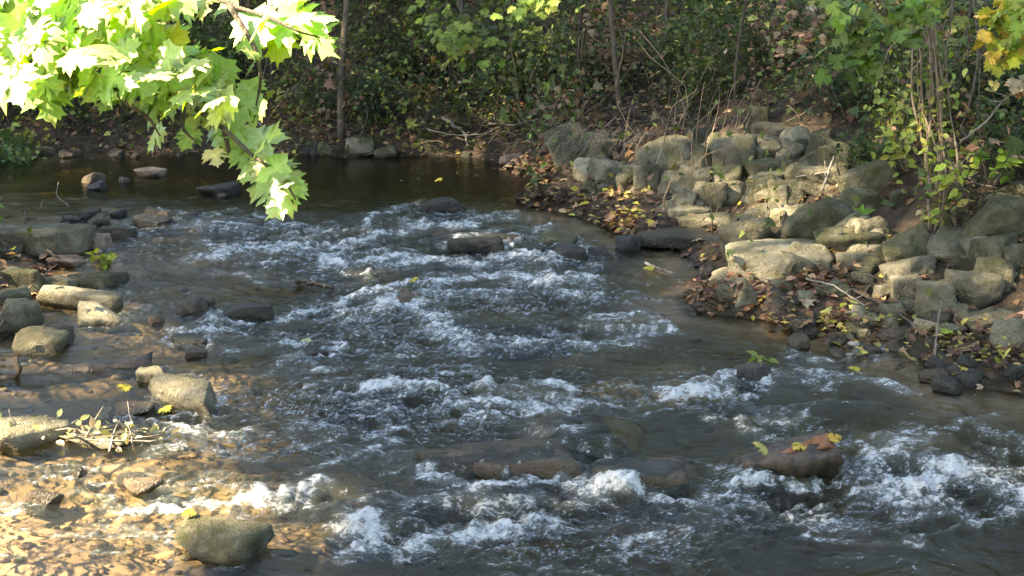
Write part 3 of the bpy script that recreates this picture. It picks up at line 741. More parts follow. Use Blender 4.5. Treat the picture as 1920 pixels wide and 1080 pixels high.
water_sheet()
def gravel():
    r = np.random.default_rng(31); N = 5600
    y = r.uniform(4.6,13.5,N); x = r.uniform(-.42,.42,N)*y; d = sdist(x,y)
    u = x/y; k = (d < -.02) & (r.random(N) < np.where((u < -.02) & (y < 7.8), .9, np.where(u < -.12, .5, .12)))
    x, y = x[k], y[k]; n = len(x); z = ground(x,y,sdist(x,y)); D, F = ico(2); m = len(D)
    sz = np.clip(.016*np.exp(r.normal(0,.45,n)),.006,.05)
    sh = np.stack([r.uniform(.8,1.5,n),r.uniform(.7,1.2,n),r.uniform(.35,.7,n)],1)
    a = r.uniform(0,2*PI,n); ca, sa = np.cos(a), np.sin(a)
    lump = 1+.22*noise3(np.repeat(r.uniform(0,90,(n,3)),m,0)+np.tile(D*1.6,(n,1)),5).reshape(n,m,1)
    V = D[None]*lump*(sh*sz[:,None])[:,None]
    V = np.stack([V[...,0]*ca[:,None]-V[...,1]*sa[:,None], V[...,0]*sa[:,None]+V[...,1]*ca[:,None], V[...,2]],-1)+np.stack([x,y,z+.15*sz],-1)[:,None]
    Fs = (np.arange(n)*m)[:,None,None]+F[None]
    c = palette(n,[(.34,.25,.16),(.22,.16,.10),(.42,.33,.23),(.14,.11,.08),(.30,.28,.23)],[3,3,2,2,1.5],r=r)
    tag(mesh_np('gravel', V.reshape(-1,3), Fs.reshape(-1,3), M['pebble'], np.repeat(c,m,0)), 'brown gravel and pebbles lying on the stream bed', kind='stuff')
gravel()
# ------------------------------------------------------------------ litter
def slope_normal(x, y):
    e = .08; z = ground(x,y)
    n = np.stack([-(ground(x+e,y)-z)/e, -(ground(x,y+e)-z)/e, np.ones_like(z)],-1)
    return n/np.linalg.norm(n,axis=1)[:,None], z
DRY = [(.26,.14,.07),(.17,.10,.055),(.34,.22,.12),(.11,.065,.04),(.40,.30,.17),(.45,.36,.07),(.30,.30,.06)]
def litter():
    N = 52000
    x = rng.uniform(-9,12,N); y = rng.uniform(6,21,N); d = sdist(x,y)
    k = (d > -.02) & (rng.random(N) < np.clip(.30+.6*noise2(x*1.1,y*1.1,50)+.35*(d < 1.2),.08,1))
    x, y, d = x[k], y[k], d[k]; nrm, z = slope_normal(x,y); n = len(x)
    nn = nrm+rng.normal(0,.22,(n,3)); tip = rng.normal(0,1,(n,3))
    P = np.stack([x,y,z+rng.uniform(.004,.035,n)],-1)
    s = rng.uniform(.045,.10,n)
    c = palette(n, DRY, [5,5,3,4,1.3,.7,.4])
    h = rng.random(n) < .5
    g = geo_join([leaf_geo(P[h],nn[h],tip[h],s[h],c[h],OVAL6), leaf_geo(P[~h],nn[~h],tip[~h],s[~h]*1.1,c[~h],STAR)])
    o = mesh_np('leaf_litter', g[0], g[1], M['dry'], g[2], smooth=False); tag(o, 'carpet of fallen brown and yellow leaves on the banks', kind='stuff')
litter()
def heap(pxs, n, spread, label, cols, w=None, size=(.04,.09), high=.08):
    gs = []
    for (px,py,rx,ry) in pxs:
        m = n//len(pxs)
        a = rng.uniform(0,2*PI,m); q = np.sqrt(rng.random(m))
        pts = [hit(px+rx*q[i]*math.cos(a[i]), py+ry*q[i]*math.sin(a[i]), True)[0] for i in range(0,m,4)]
        P = np.repeat(np.array(pts),4,0)[:m]+rng.normal(0,.05,(m,3)); P[:,2] = np.abs(P[:,2]-0)+rng.uniform(0,high,m)*(1-q)
        gs.append(leaf_geo(P, rng.normal(0,.45,(m,3))+[0,0,1], rng.normal(0,1,(m,3)), rng.uniform(*size,m), palette(m,cols,w), OVAL6 if rng.random() < .5 else STAR))
    g = geo_join(gs); o = mesh_np('leaf_heap', g[0], g[1], M['dry'], g[2], smooth=False)
    return tag(o, label, kind='stuff')
BR = [(.34,.17,.09),(.22,.11,.06),(.44,.27,.15),(.14,.08,.05)]
heap([(1350,558,60,22),(1440,560,70,18),(1540,540,60,20)], 750, .3, 'heap of curled red brown leaves drifted against the pale rocks', BR, high=.14)
heap([(1000,318,60,14)], 260, .3, 'sunlit drift of orange brown leaves on the far leafy shore', [(.5,.28,.14),(.38,.2,.1),(.5,.36,.2)])
heap([(1020,376,45,12)], 260, .3, 'dark wet clump of leaves on the tip of the mud bar', [(.09,.06,.04),(.05,.035,.025),(.2,.13,.07)], high=.2)
heap([(1120,380,130,30),(1180,420,70,20)], 420, .3, 'yellow and tan leaves strewn over the dark mud bar', [(.5,.42,.08),(.45,.33,.14),(.24,.14,.08),(.12,.07,.045)], high=.03)
heap([(1700,640,160,45),(1860,670,80,40),(1560,610,120,14)], 800, .3, 'mixed yellow and brown leaves along the right waterline', [(.46,.42,.10),(.36,.30,.10),(.2,.12,.07),(.1,.065,.04)], [2,2,3,3], high=.06)
YEL = [(.62,.50,.06),(.5,.45,.08)]
LEAFT = maple_template(3)
def fallen_leaf(px, py, size, label, col=(.55,.45,.06), up=.05, water=True):
    p, t = hit(px, py, water)
    V, F, C = leaf_geo(np.zeros((1,3)), np.array([[random.uniform(-.4,.4),-.15,1.0]]), np.array([[random.uniform(-1,1),random.uniform(-.4,.4),0]]), np.array([size*.68]), np.array([col]), LEAFT)
    o = mesh_np('fallen_leaf', V, F, M['dry'], C); o.location = p+np.array([0,0,up]); tag(o, label, 'leaf', 'single fallen leaves')
fallen_leaf(1225,515,.13,'bright yellow leaf on a stick tip in the quiet water by the ledge',up=.06)
fallen_leaf(820,366,.12,'yellow leaf on the brown debris hump upstream',up=.16)
fallen_leaf(776,556,.10,'yellow leaf stuck to the wet brown stone in mid rapid',up=.14)
fallen_leaf(582,655,.10,'pale leaf on the dark flat stone in mid stream',(.5,.48,.25),up=.07)
fallen_leaf(1185,400,.14,'lime yellow maple leaf lying on the mud bar',(.5,.55,.06),up=.04)
fallen_leaf(1093,390,.12,'bright yellow leaf near the left end of the mud bar',up=.04)
fallen_leaf(1780,640,.12,'green yellow leaf standing at the right waterline',(.35,.45,.06),up=.06)
fallen_leaf(1420,572,.11,'yellow leaf on the wet edge below the upright pale stone',up=.05)
fallen_leaf(320,775,.13,'yellow green leaf caught beside the long pale block',(.5,.5,.08),up=.04)
fallen_leaf(245,758,.12,'yellow leaf on the low brown stone in the left shallows',up=.10)
fallen_leaf(1610,700,.10,'small yellow leaf drifting at the right riffle',up=.03)
fallen_leaf(1808,698,.13,'yellow leaf floating off the right waterline',up=.03)
fallen_leaf(365,1010,.09,'curled yellow leaf on the big rounded brown stone',up=.14)
fallen_leaf(1800,930-240,.10,'tan leaf at the wet foot of the right bank',(.4,.28,.14),up=.03)

# ------------------------------------------------------------------ sticks and logs
def stick(pts, r0, r1, label, mat='twig', name='fallen_branch', lift=.03, twigs=0, seed=0, water=True, depth=None):
    W = []
    for q in pts:
        if len(q) == 2: p, _ = hit(q[0], q[1], water); p = p+np.array([0,0,lift])
        else: p = at_depth(*q)
        W.append(p)
    W = np.array(W); m = len(W)
    tt = np.linspace(0,m-1,max(10,m*5)); P = np.stack([np.interp(tt,np.arange(m),W[:,k]) for k in range(3)],1)
    r = np.random.default_rng(seed+len(label))
    for _ in range(2): P[1:-1] = (P[:-2]+2*P[1:-1]+P[2:])/4
    P[1:-1] += r.normal(0,.35*r0,P[1:-1].shape)
    ts = [tube(P, r0, r1, 7, .25)]
    for k in range(twigs):
        i = r.integers(2,len(P)-2); L = np.linalg.norm(P[-1]-P[0])*r.uniform(.15,.35)
        v = r.normal(0,1,3)*[1,.6,.6]; v[2] = abs(v[2])+.2; v /= np.linalg.norm(v)
        ts.append(tube(curvy(P[i],P[i]+v*L,7,.08,seed=int(r.integers(1e6))), r0*.5, r1*.4, 5))
    V, F = join_tubes(ts); c = V.mean(0)
    o = mesh_np(name, V-c, F, M[mat]); o.location = c; tag(o, label, 'branch', None); return o
stick([(830,238),(870,262),(878,290)],.022,.014,'grey hooked branch on the far bank above the waterline','greystick',lift=.10)
stick([(895,278),(930,262),(985,238)],.020,.008,'dark fallen branch rising right along the far waterline','bark',lift=.12,twigs=3)
stick([(800,258),(850,270),(905,268)],.012,.006,'thin grey stick behind the hooked branch','greystick',lift=.1,twigs=2)
stick([(905,250),(960,255),(1010,243)],.015,.008,'straight grey stick lying across the dark far bank','greystick',lift=.12,twigs=2)
stick([(1035,285),(1060,250),(1082,228)],.012,.006,'thin stick leaning beside the grey slab','twig',lift=.08)
stick([(1560,160,13.2),(1600,125,12.9),(1640,70,12.7)],.010,.006,'bare grey twig slanting up through the brambles','greystick')
stick([(1540,405),(1550,372),(1562,340)],.012,.005,'bent pale twig standing on the big rounded mossy boulder','greystick',lift=.22,twigs=1)
stick([(1490,372),(1530,366),(1560,362)],.007,.004,'thin pale twig lying across the roof shaped stone','greystick',lift=.18)
stick([(1800,270,10.6),(1850,225,10.4),(1905,165,10.2)],.011,.006,'arched pale twig reaching to the orange leaves on the right','greystick',twigs=4)
stick([(1790,310,10.4),(1830,345,10.3),(1870,352,10.2)],.008,.004,'drooping pale twig right of the vine stems','twig')
stick([(1890,292,9.6),(1925,296,9.5)],.011,.009,'cut pink tan twig poking in at the right edge','twig')
stick([(1210,500),(1235,512),(1262,520)],.012,.006,'pale stick lying in the quiet water by the ledge','greystick',lift=.03)
stick([(0,640),(60,560),(108,520)],.006,.003,'thin straw slanting over the left stones','twig',lift=.1)
stick([(60,448),(80,480),(108,508)],.022,.010,'dark forked stick propped against the big square slab','bark',lift=.12,twigs=2)
stick([(1750,700),(1755,640),(1765,590)],.008,.004,'upright brown stem at the foot of the olive pyramid stone','twig',lift=.12)
stick([(1600,560),(1680,600),(1740,650)],.009,.005,'dark wet stick across the right waterline leaves','bark',lift=.06)
stick([(1510,548),(1560,560),(1620,600)],.008,.004,'thin twig lying over the brown leaf heap','greystick',lift=.10,twigs=2)
stick([(130,1082-690),(105,370),(110,345)],.006,.003,'thin dead stalk rising from the left upstream shallows','twig',lift=.02)
stick([(555,538),(590,545),(625,552)],.020,.012,'short black stick lodged in the rapid above the flat black slab','wetwood',lift=.05)
stick([(480,700-460),(500,262),(515,285)],.010,.005,'pale root hanging at the far waterline left of the thin trunk','greystick',lift=.1,twigs=4)
stick([(600,200),(635,215),(700,205)],.008,.004,'slim dead stem across the base of the thin trunk','twig',lift=.1,twigs=3)

def log(px_a, px_b, r0, r1, label, mat, sinkz, wob=.03, seed=1, name='log', cap=None, n=16):
    a, _ = hit(*px_a, True); b_, _ = hit(*px_b, True); a = a+np.array([0,0,sinkz[0]]); b_ = b_+np.array([0,0,sinkz[1]])
    P = curvy(a,b_,22,wob,seed=seed); rr = np.linspace(r0,r1,22)*(1+.025*np.random.default_rng(seed).normal(0,1,22))
    V, F, c = tube(P, rr, n=n, rough=.5, seed=seed); o_ = P.mean(0)
    root = empty(name, o_, label, 'log')
    mesh_np('trunk', V-o_, [F,c], M[mat], parent=root)
    return root, P-o_, rr
# lower right rotten log with reddish top and leaves
root, P, rr = log((1390,888),(1552,886),.055,.145,'rotten dark log with a reddish split top, wedged in the right rapid','wetwood',(.045,.125),.0,5,n=22)
c0 = np.array(root.location)
tr_ = root.children[0]; me = tr_.data
co = np.array([v.co[:] for v in me.vertices]); tt = np.clip((co[:,0]-P[0,0])/(P[-1,0]-P[0,0]),0,1)
ctr = np.stack([np.interp(tt,np.linspace(0,1,22),P[:,k]) for k in range(3)],1); rad = np.interp(tt,np.linspace(0,1,22),rr)
rel = co-ctr
top_ = rad*(.46+.25*noise2(co[:,0]*9,co[:,1]*9,3))
rel[:,2] = np.minimum(rel[:,2], top_)                       # split flat along the grain
rel[:,0] += (tt > .97)*.03*noise2(co[:,1]*30,co[:,2]*30,4)
rel *= (1+.09*noise3(co*np.array([3.5,28,28]),6)+.05*noise3(co*np.array([9,60,60]),8))[:,None]
me.vertices.foreach_set('co', (ctr+rel).astype(np.float32).ravel()); me.update()
Q = P[9:]+np.stack([np.zeros(13), -.35*rr[9:], rr[9:]*.47],1)
V, F, c = tube(Q, np.linspace(.022,.046,13), n=12, rough=1.0, seed=3)
k_ = np.clip((V[:,0]-Q[0,0])/(Q[-1,0]-Q[0,0]),0,1); zc = np.interp(k_,np.linspace(0,1,13),Q[:,2]); V[:,2] = zc+(V[:,2]-zc)*.7+.012*noise2(V[:,0]*40,V[:,1]*40,7)
mesh_np('split_wood', V, [F,c], M['rotwood'], parent=root)
def leaf_on(p, size, label, col, seed):
    r = np.random.default_rng(seed)
    V, F, C = leaf_geo(np.zeros((1,3)), np.array([[r.normal(0,.3),-.3,1.0]]), r.normal(0,1,(1,3))*[1,1,0], np.array([size]), np.array([col]), LEAFT)
    o = mesh_np('fallen_leaf', V, F, M['dry'], C); o.location = p; tag(o, label, 'leaf', 'single fallen leaves')
leaf_on(c0+Q[11]+[0,-.03,.03], .075, 'orange yellow leaf near the high end of the rotten log', (.6,.38,.06), 1)
leaf_on(c0+Q[5]+[0,-.02,.025], .07, 'yellow leaf half way along the top of the rotten log', (.55,.42,.07), 2)
leaf_on(c0+P[6]+[0,0,rr[6]*.7], .09, 'long pale yellow leaf at the low end of the rotten log', (.55,.47,.14), 3)
leaf_on(c0+Q[8]+[.02,-.05,.0], .06, 'red brown leaf hanging over the dark side of the rotten log', (.4,.16,.07), 4)
# half sunken log on the left
root, P, rr = log((-20,712),(285,684),.045,.055,'half sunken wet log lying across the left shallows','wetwood',(.0,.015),.03,9)
ts = [tube(curvy(P[3],P[3]+np.array([.05,-.05,.16]),8,.1,seed=3),.02,.008,6), tube(curvy(P[2],P[2]+np.array([-.12,0,.12]),8,.1,seed=4),.018,.006,6)]
V, F = join_tubes(ts); mesh_np('branch_stub', V, F, M['wetwood'], parent=root)
# bright debris mound on the left
def mound_debris():
    a = [hit(x, y, True)[0] for x, y in [(0,822),(60,818),(120,822),(180,826),(240,830)]]
    ts = []; r = np.random.default_rng(4)
    for k in range(22):
        p = a[r.integers(0,5)]+np.array([r.normal(0,.10),r.normal(0,.05),r.uniform(0,.10)]); v = r.normal(0,1,3)*[1,.4,.25]; v[2] = v[2]; v *= r.uniform(.08,.22)/np.linalg.norm(v)
        ts.append(tube(curvy(p-v,p+v,6,.05,seed=k), r.uniform(.003,.010), .002, 5))
    V, F = join_tubes(ts); c = V.mean(0)
    root = empty('driftwood_pile', c, 'sunlit pile of bleached sticks and grass on the left gravel bar', 'driftwood')
    mesh_np('sticks', V-c, F, M['greystick'], parent=root)
    m = 130; k = r.integers(0,5,m); Q = np.array(a)[k]+np.stack([r.normal(0,.12,m),r.normal(0,.07,m),r.uniform(0,.10,m)],-1)
    g = leaf_geo(Q-c, r.normal(0,.6,(m,3))+[0,0,1], r.normal(0,1,(m,3)), r.uniform(.03,.08,m), palette(m,[(.6,.52,.36),(.5,.40,.22),(.45,.45,.15)],r=r), OVAL6)
    mesh_np('debris_leaves', g[0], g[1], M['dry'], g[2], smooth=False, parent=root)
mound_debris()
rock((-30,786,110,842),'rock_pale','angular','sunlit jagged pale stone at the left edge under the bleached driftwood', water=True, sink=.35)
rock((90,800,250,840),'rock_pale','slab','low sunlit pale stone at the right end of the bleached driftwood', water=True, sink=.4)

# ------------------------------------------------------------------ plants
GREEN = [(.075,.12,.032),(.05,.085,.024),(.11,.155,.04),(.06,.09,.035)]
def shrub(base, h, spread, n, size, cols, label, wts=None, nst=5, name='shrub', cat='shrub', lean=(0,0), tmpl=OVAL6, stemmat='bark', sr=.008, group=None, droop=.2, low=.15, leafmat='leaf', seed=None):
    r = np.random.default_rng(seed if seed is not None else abs(hash(label)) % 99991) if seed is not None else np.random.default_rng(sum(map(ord,label)))
    root = empty(name, base, label, cat, group)
    ts, anchors, tips = [], [], []
    for k in range(nst):
        a = r.uniform(0,2*PI); e = np.array([math.cos(a)*spread*r.uniform(.3,1)+lean[0], math.sin(a)*spread*.7*r.uniform(.3,1)+lean[1], h*r.uniform(.65,1.0)])
        b0 = np.array([r.normal(0,.05*spread+.01), r.normal(0,.05*spread+.01), -.05])
        P = curvy(b0,e,12,.06,seed=int(r.integers(1e6))); P[:,2] -= droop*h*np.linspace(0,1,12)**3
        ts.append(tube(P, sr*r.uniform(.7,1.2), sr*.3, 5)); anchors.append(P)
        for q in range(6):
            i = r.integers(3,11); v = r.normal(0,1,3); v[2] = v[2]*.5+.15; v /= np.linalg.norm(v)
            Q = curvy(P[i],P[i]+v*spread*r.uniform(.25,.6),7,.06,seed=int(r.integers(1e6)))
            ts.append(tube(Q, sr*.4, sr*.15, 4)); anchors.append(Q)
    V, F = join_tubes(ts); mesh_np('stem', V, F, M[stemmat], parent=root)
    A = np.array([a for P in anchors for a in P if a[2] > low*h] or [anchors[0][-1]])
    k = r.integers(0,len(A),n); P = A[k]+r.normal(0,.06*spread+.02,(n,3))
    nn = r.normal(0,.55,(n,3))+[0,-.35,.75]; tip = r.normal(0,1,(n,3))+[0,0,-.5]
    g = leaf_geo(P,nn,tip,r.uniform(.6,1.25,n)*size,palette(n,cols,wts,r=r),tmpl)
    mesh_np('foliage', g[0], g[1], M[leafmat], g[2], smooth=False, parent=root)
    return root
def at(px, py): return hit(px, py)[0]
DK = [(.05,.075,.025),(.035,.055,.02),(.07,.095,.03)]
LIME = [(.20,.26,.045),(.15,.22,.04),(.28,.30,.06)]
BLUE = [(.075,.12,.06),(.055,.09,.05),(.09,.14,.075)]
TAN = [(.22,.14,.085),(.30,.21,.13),(.15,.09,.06),(.36,.28,.19)]
# far bank
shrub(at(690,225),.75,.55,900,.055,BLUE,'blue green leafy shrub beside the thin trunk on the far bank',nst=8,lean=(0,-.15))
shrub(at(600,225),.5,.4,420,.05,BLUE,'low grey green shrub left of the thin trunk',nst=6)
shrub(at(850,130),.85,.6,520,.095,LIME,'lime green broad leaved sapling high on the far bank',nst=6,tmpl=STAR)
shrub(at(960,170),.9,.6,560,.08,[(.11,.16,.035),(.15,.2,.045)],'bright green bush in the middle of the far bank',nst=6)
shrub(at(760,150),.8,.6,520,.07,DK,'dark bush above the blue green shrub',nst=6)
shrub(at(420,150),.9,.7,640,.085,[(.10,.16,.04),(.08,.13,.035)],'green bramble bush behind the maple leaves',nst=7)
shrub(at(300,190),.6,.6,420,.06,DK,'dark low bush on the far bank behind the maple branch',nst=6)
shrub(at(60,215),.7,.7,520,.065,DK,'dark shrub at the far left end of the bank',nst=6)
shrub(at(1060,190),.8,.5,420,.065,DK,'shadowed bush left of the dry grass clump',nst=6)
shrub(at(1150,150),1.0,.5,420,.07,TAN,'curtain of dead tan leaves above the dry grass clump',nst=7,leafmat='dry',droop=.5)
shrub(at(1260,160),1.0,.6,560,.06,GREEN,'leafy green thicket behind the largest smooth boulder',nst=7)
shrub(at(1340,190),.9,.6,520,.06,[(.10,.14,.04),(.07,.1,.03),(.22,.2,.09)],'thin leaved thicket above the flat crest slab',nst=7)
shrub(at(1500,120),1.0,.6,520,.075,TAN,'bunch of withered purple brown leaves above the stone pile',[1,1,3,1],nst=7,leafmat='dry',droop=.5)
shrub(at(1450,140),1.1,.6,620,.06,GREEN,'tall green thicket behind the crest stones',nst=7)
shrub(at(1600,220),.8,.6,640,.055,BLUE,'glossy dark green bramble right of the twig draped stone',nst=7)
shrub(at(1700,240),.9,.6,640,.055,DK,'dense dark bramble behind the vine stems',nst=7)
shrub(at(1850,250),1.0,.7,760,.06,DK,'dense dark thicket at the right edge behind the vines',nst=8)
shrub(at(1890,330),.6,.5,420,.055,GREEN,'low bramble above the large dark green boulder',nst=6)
shrub(at(1620,330),.45,.4,260,.06,GREEN,'small leafy bramble trailing over the upper stones',nst=5)
shrub(at(1790,430),.5,.4,300,.045,[(.08,.1,.03),(.18,.12,.07)],'scrubby weed in the leafy hollow under the vines',nst=7)
# dry grass clump lit by the sun
def grass_clump():
    b0 = at(1160,268); r = np.random.default_rng(8); ts = []
    for k in range(110):
        p = np.array([r.normal(0,.34),r.normal(0,.2),-.02+.10*r.random()]); e = p+np.array([-r.uniform(.05,.40),-r.uniform(.1,.4),r.uniform(-.25,.12)])
        P = curvy(p,e,6,.05,seed=k); P[:,2] += .10*np.sin(np.linspace(0,PI,6)); ts.append(tube(P,.0035,.0015,4))
    V, F = join_tubes(ts)
    o = mesh_np('grass_clump', V, F, M['greystick']); o.location = b0; tag(o, 'sunlit clump of dry drooping grass and roots above the pale upstream stones', kind='stuff')
grass_clump()
# yellow leaved seedlings at the vine
shrub(at(1745,440)+np.array([0,-.1,0]),.9,.30,70,.085,[(.42,.46,.07),(.34,.42,.07),(.5,.48,.1)],'sunlit yellow green creeper leaves climbing the vine stems',nst=4,stemmat='twig',sr=.006,lean=(.05,0))
shrub(at(1690,300)+np.array([0,-.4,0]),.45,.3,36,.09,[(.45,.46,.08),(.34,.42,.07)],'yellow green sprig left of the vine stems',nst=3,stemmat='twig',sr=.005,lean=(-.1,0))
shrub(at(1830,330)+np.array([0,-.3,0]),.5,.3,26,.10,[(.32,.45,.06),(.24,.36,.05)],'few broad green leaves on thin stems right of the vine stems',nst=3,stemmat='twig',sr=.005)
shrub(at(1600,420),.22,.15,10,.16,[(.25,.38,.06),(.18,.30,.05)],'small star leaved maple seedling on the big rounded mossy boulder',nst=2,tmpl=STAR,sr=.004)
shrub(on_water(1420,690),.10,.12,24,.08,[(.20,.22,.05),(.12,.14,.04)],'trailing weed caught on the dark stone of the right riffle',nst=3,sr=.004)
# left edge plants
shrub(at(-10,330)+np.array([0,0,0]),.55,.5,240,.08,[(.09,.17,.05),(.07,.13,.05),(.12,.2,.06)],'green leafy plant hanging over the pool at the left edge',nst=6,lean=(.35,0),tmpl=STAR)
shrub(at(-30,430),.35,.2,40,.09,[(.25,.4,.06),(.2,.3,.05)],'bright green sprig at the left edge above the square slab',nst=3)
shrub(on_water(190,500),.14,.12,40,.07,[(.45,.42,.05),(.32,.34,.05)],'yellow leaved tuft growing under the pinkish block',nst=4,sr=.004)
shrub(at(70,300),.5,.4,70,.09,[(.25,.3,.06),(.3,.3,.07)],'yellowing broad leaved sprig at the far left waterline',nst=4)

# undergrowth that reads as one mass
def undergrowth():
    N = 330000
    x = rng.uniform(-10,11,N); y = rng.uniform(9,24,N); d = sdist(x,y); z = ground(x,y,d)-level(y)
    dens = np.clip(.72+1.0*noise2(x*.8,y*.8,33)+.5*noise2(x*2.2,y*2.2,34),0,1)
    low = np.where(x > 2.0, 1.5, .35)
    low = np.where(x > 2.0, np.clip(1.12-.03*x,.8,1.2), .16)
    gz = z+level(y); rx_, ry_, rz_ = x, y, gz-CAMP[2]
    cp, sp_ = math.cos(PITCH), math.sin(PITCH); zc = ry_*cp-rz_*sp_; yc = ry_*sp_+rz_*cp
    upx = 960+FPX*rx_/zc; upy = 540-FPX*yc/zc
    pile = [(1000,335),(1060,262),(1200,238),(1400,212),(1560,243),(1690,285),(1760,430),(1960,345),(1960,790),(1000,790)]
    ins = np.zeros(N,bool)
    for (x1,y1),(x2,y2) in zip(pile,pile[1:]+pile[:1]): ins ^= ((y1 > upy) != (y2 > upy)) & (upx < (x2-x1)*(upy-y1)/(y2-y1+1e-9)+x1)
    ins &= (x > .3)
    ins |= (x < 0) & (upx < 300) & (upy > 385)
    k = (d > .03) & ((~ins) | (rng.random(N) < .03)) & (rng.random(N) < dens)
    x, y, z = x[k], y[k], (z+level(y))[k]; n = len(x)
    h = rng.random(n)**1.3*(.75+.5*noise2(x*.6,y*.6,35)+.25)
    P = np.stack([x+rng.normal(0,.05,n), y-.25*h, z+h],-1)
    # clusters of tone: each patch is a plant of its own colour
    t = noise2(x*1.3+.4*h,y*1.3,36)
    pal = palette(n,[(.07,.10,.032),(.05,.075,.026),(.10,.135,.04),(.15,.18,.05)],[3,2.5,2.5,1.2])
    brown = palette(n,TAN,[3,1,3,.6])
    pal = np.where((t > .28)[:,None], palette(n,[(.12,.16,.04),(.17,.21,.05)]), pal)
    pal = np.where(((t < -.42) | (rng.random(n) < .06))[:,None], brown, pal)
    nn = rng.normal(0,.6,(n,3))+[0,-.3,.7]; tip = rng.normal(0,1,(n,3))+[0,0,-.6]
    s = np.clip(.052*np.exp(rng.normal(0,.38,n)),.02,.13)
    q = rng.random(n) < .35
    g = geo_join([leaf_geo(P[q],nn[q],tip[q],s[q]*1.25,pal[q],STAR), leaf_geo(P[~q],nn[~q],tip[~q],s[~q],pal[~q],OVAL)])
    o = mesh_np('undergrowth', g[0], g[1], M['leaf'], g[2], smooth=False); tag(o, 'dense leafy undergrowth covering the shaded banks', kind='stuff')
    ts = []
    r = np.random.default_rng(5); m = 0
    while m < 950:
        xx, yy = r.uniform(-9,10), r.uniform(11,21); dd = float(sdist(np.array([xx]),np.array([yy]))[0])
        if dd < .3: continue
        zz = float(ground(np.array([xx]),np.array([yy]))[0])
        if xx > 2 and zz < 1.4: continue
        p = np.array([xx,yy,zz-.03]); L = r.uniform(.3,1.3); v = np.array([r.normal(0,.55),r.normal(-.2,.3),1]); v *= L/np.linalg.norm(v)
        P = curvy(p,p+v,8,.10,seed=m); ts.append(tube(P, r.uniform(.003,.009), .002, 4)); m += 1
    V, F = join_tubes(ts); o = mesh_np('bramble_stems', V, F, M['twig']); tag(o, 'tangle of thin bare stems standing through the undergrowth', kind='stuff')
undergrowth()

def roots():
    r = np.random.default_rng(15); ts = []
    for k in range(330):
        px = r.uniform(-60,1060) if k < 260 else r.uniform(1060,1500); py = r.uniform(238,292) if k < 260 else r.uniform(180,250)
        p, t = hit(px,py,True); v = np.array([r.normal(0,.35),-r.uniform(.0,.30),r.normal(-.08,.22)]); L = r.uniform(.15,.7); v *= L/np.linalg.norm(v)
        P = curvy(p+[0,0,.02],p+v+[0,0,.06],8,.10,seed=k); P[:,2] = np.maximum(P[:,2],level(P[:,1])-.03); ts.append(tube(P,r.uniform(.003,.010),.002,4))
    V, F = join_tubes(ts); tag(mesh_np('root_tangle', V, F, M['bark']), 'tangle of dark roots and dead twigs hanging over the far waterline', kind='stuff')
roots()
# slim trunks on the far bank
def sapling(px, py, top_px, r0, label, mat='bark', wob=.03, crown=True, cols=DK):
    b0 = at(px, py); t = (b0-CAMP)[1]
    d = ray(*top_px); e = CAMP+d*((b0[1]+.1)/d[1]); v = (e-b0); e = b0+v*(4.2/max(v[2],.5)) if v[2] > .4 else e
    P = curvy(b0-np.array([0,0,.1]), e, 26, wob, seed=int(px)); root = empty('sapling_tree', b0, label, 'tree')
    ts = [tube(P-b0, r0, r0*.55, 9, .15)]; r = np.random.default_rng(int(px)); A = []
    for k in range(9):
        i = r.integers(12,25); v = r.normal(0,1,3); v[2] = abs(v[2])*.5; v /= np.linalg.norm(v)
        Q = curvy(P[i]-b0,P[i]-b0+v*r.uniform(.5,1.4),9,.06,seed=k+int(px)); ts.append(tube(Q,r0*.35,.004,5)); A.append(Q)
    V, F = join_tubes(ts); mesh_np('trunk', V, F, M[mat], parent=root)
    A = np.vstack(A); n = 700; k = r.integers(0,len(A),n)
    g = leaf_geo(A[k]+r.normal(0,.18,(n,3)), r.normal(0,.5,(n,3))+[0,-.3,.7], r.normal(0,1,(n,3))+[0,0,-.5], r.uniform(.06,.12,n), palette(n,cols,r=r), STAR)
    mesh_np('crown', g[0], g[1], M['leaf'], g[2], smooth=False, parent=root)
sapling(640,255,(642,70),.045,'straight thin olive barked trunk at the far waterline',wob=.012)
sapling(1165,205,(1158,60),.035,'thin pale trunk standing behind the dry grass clump',wob=.015)
sapling(840,190,(790,60),.02,'thin dark arching stem in the middle of the far bank','barkdark',.06)
sapling(1080,215,(1090,20),.025,'slender dark trunk left of the thin pale trunk','barkdark',.03)
sapling(330,150,(320,-60),.06,'dark trunk on the far bank behind the maple leaves','barkdark',.03)
sapling(510,190,(505,20),.03,'dim trunk left of the straight olive barked trunk','barkdark',.03)
sapling(1245,175,(1235,10),.02,'slim stem rising from the thicket behind the largest boulder','bark',.04)
sapling(1380,190,(1395,10),.018,'slim stem rising behind the flat crest slab','bark',.05)

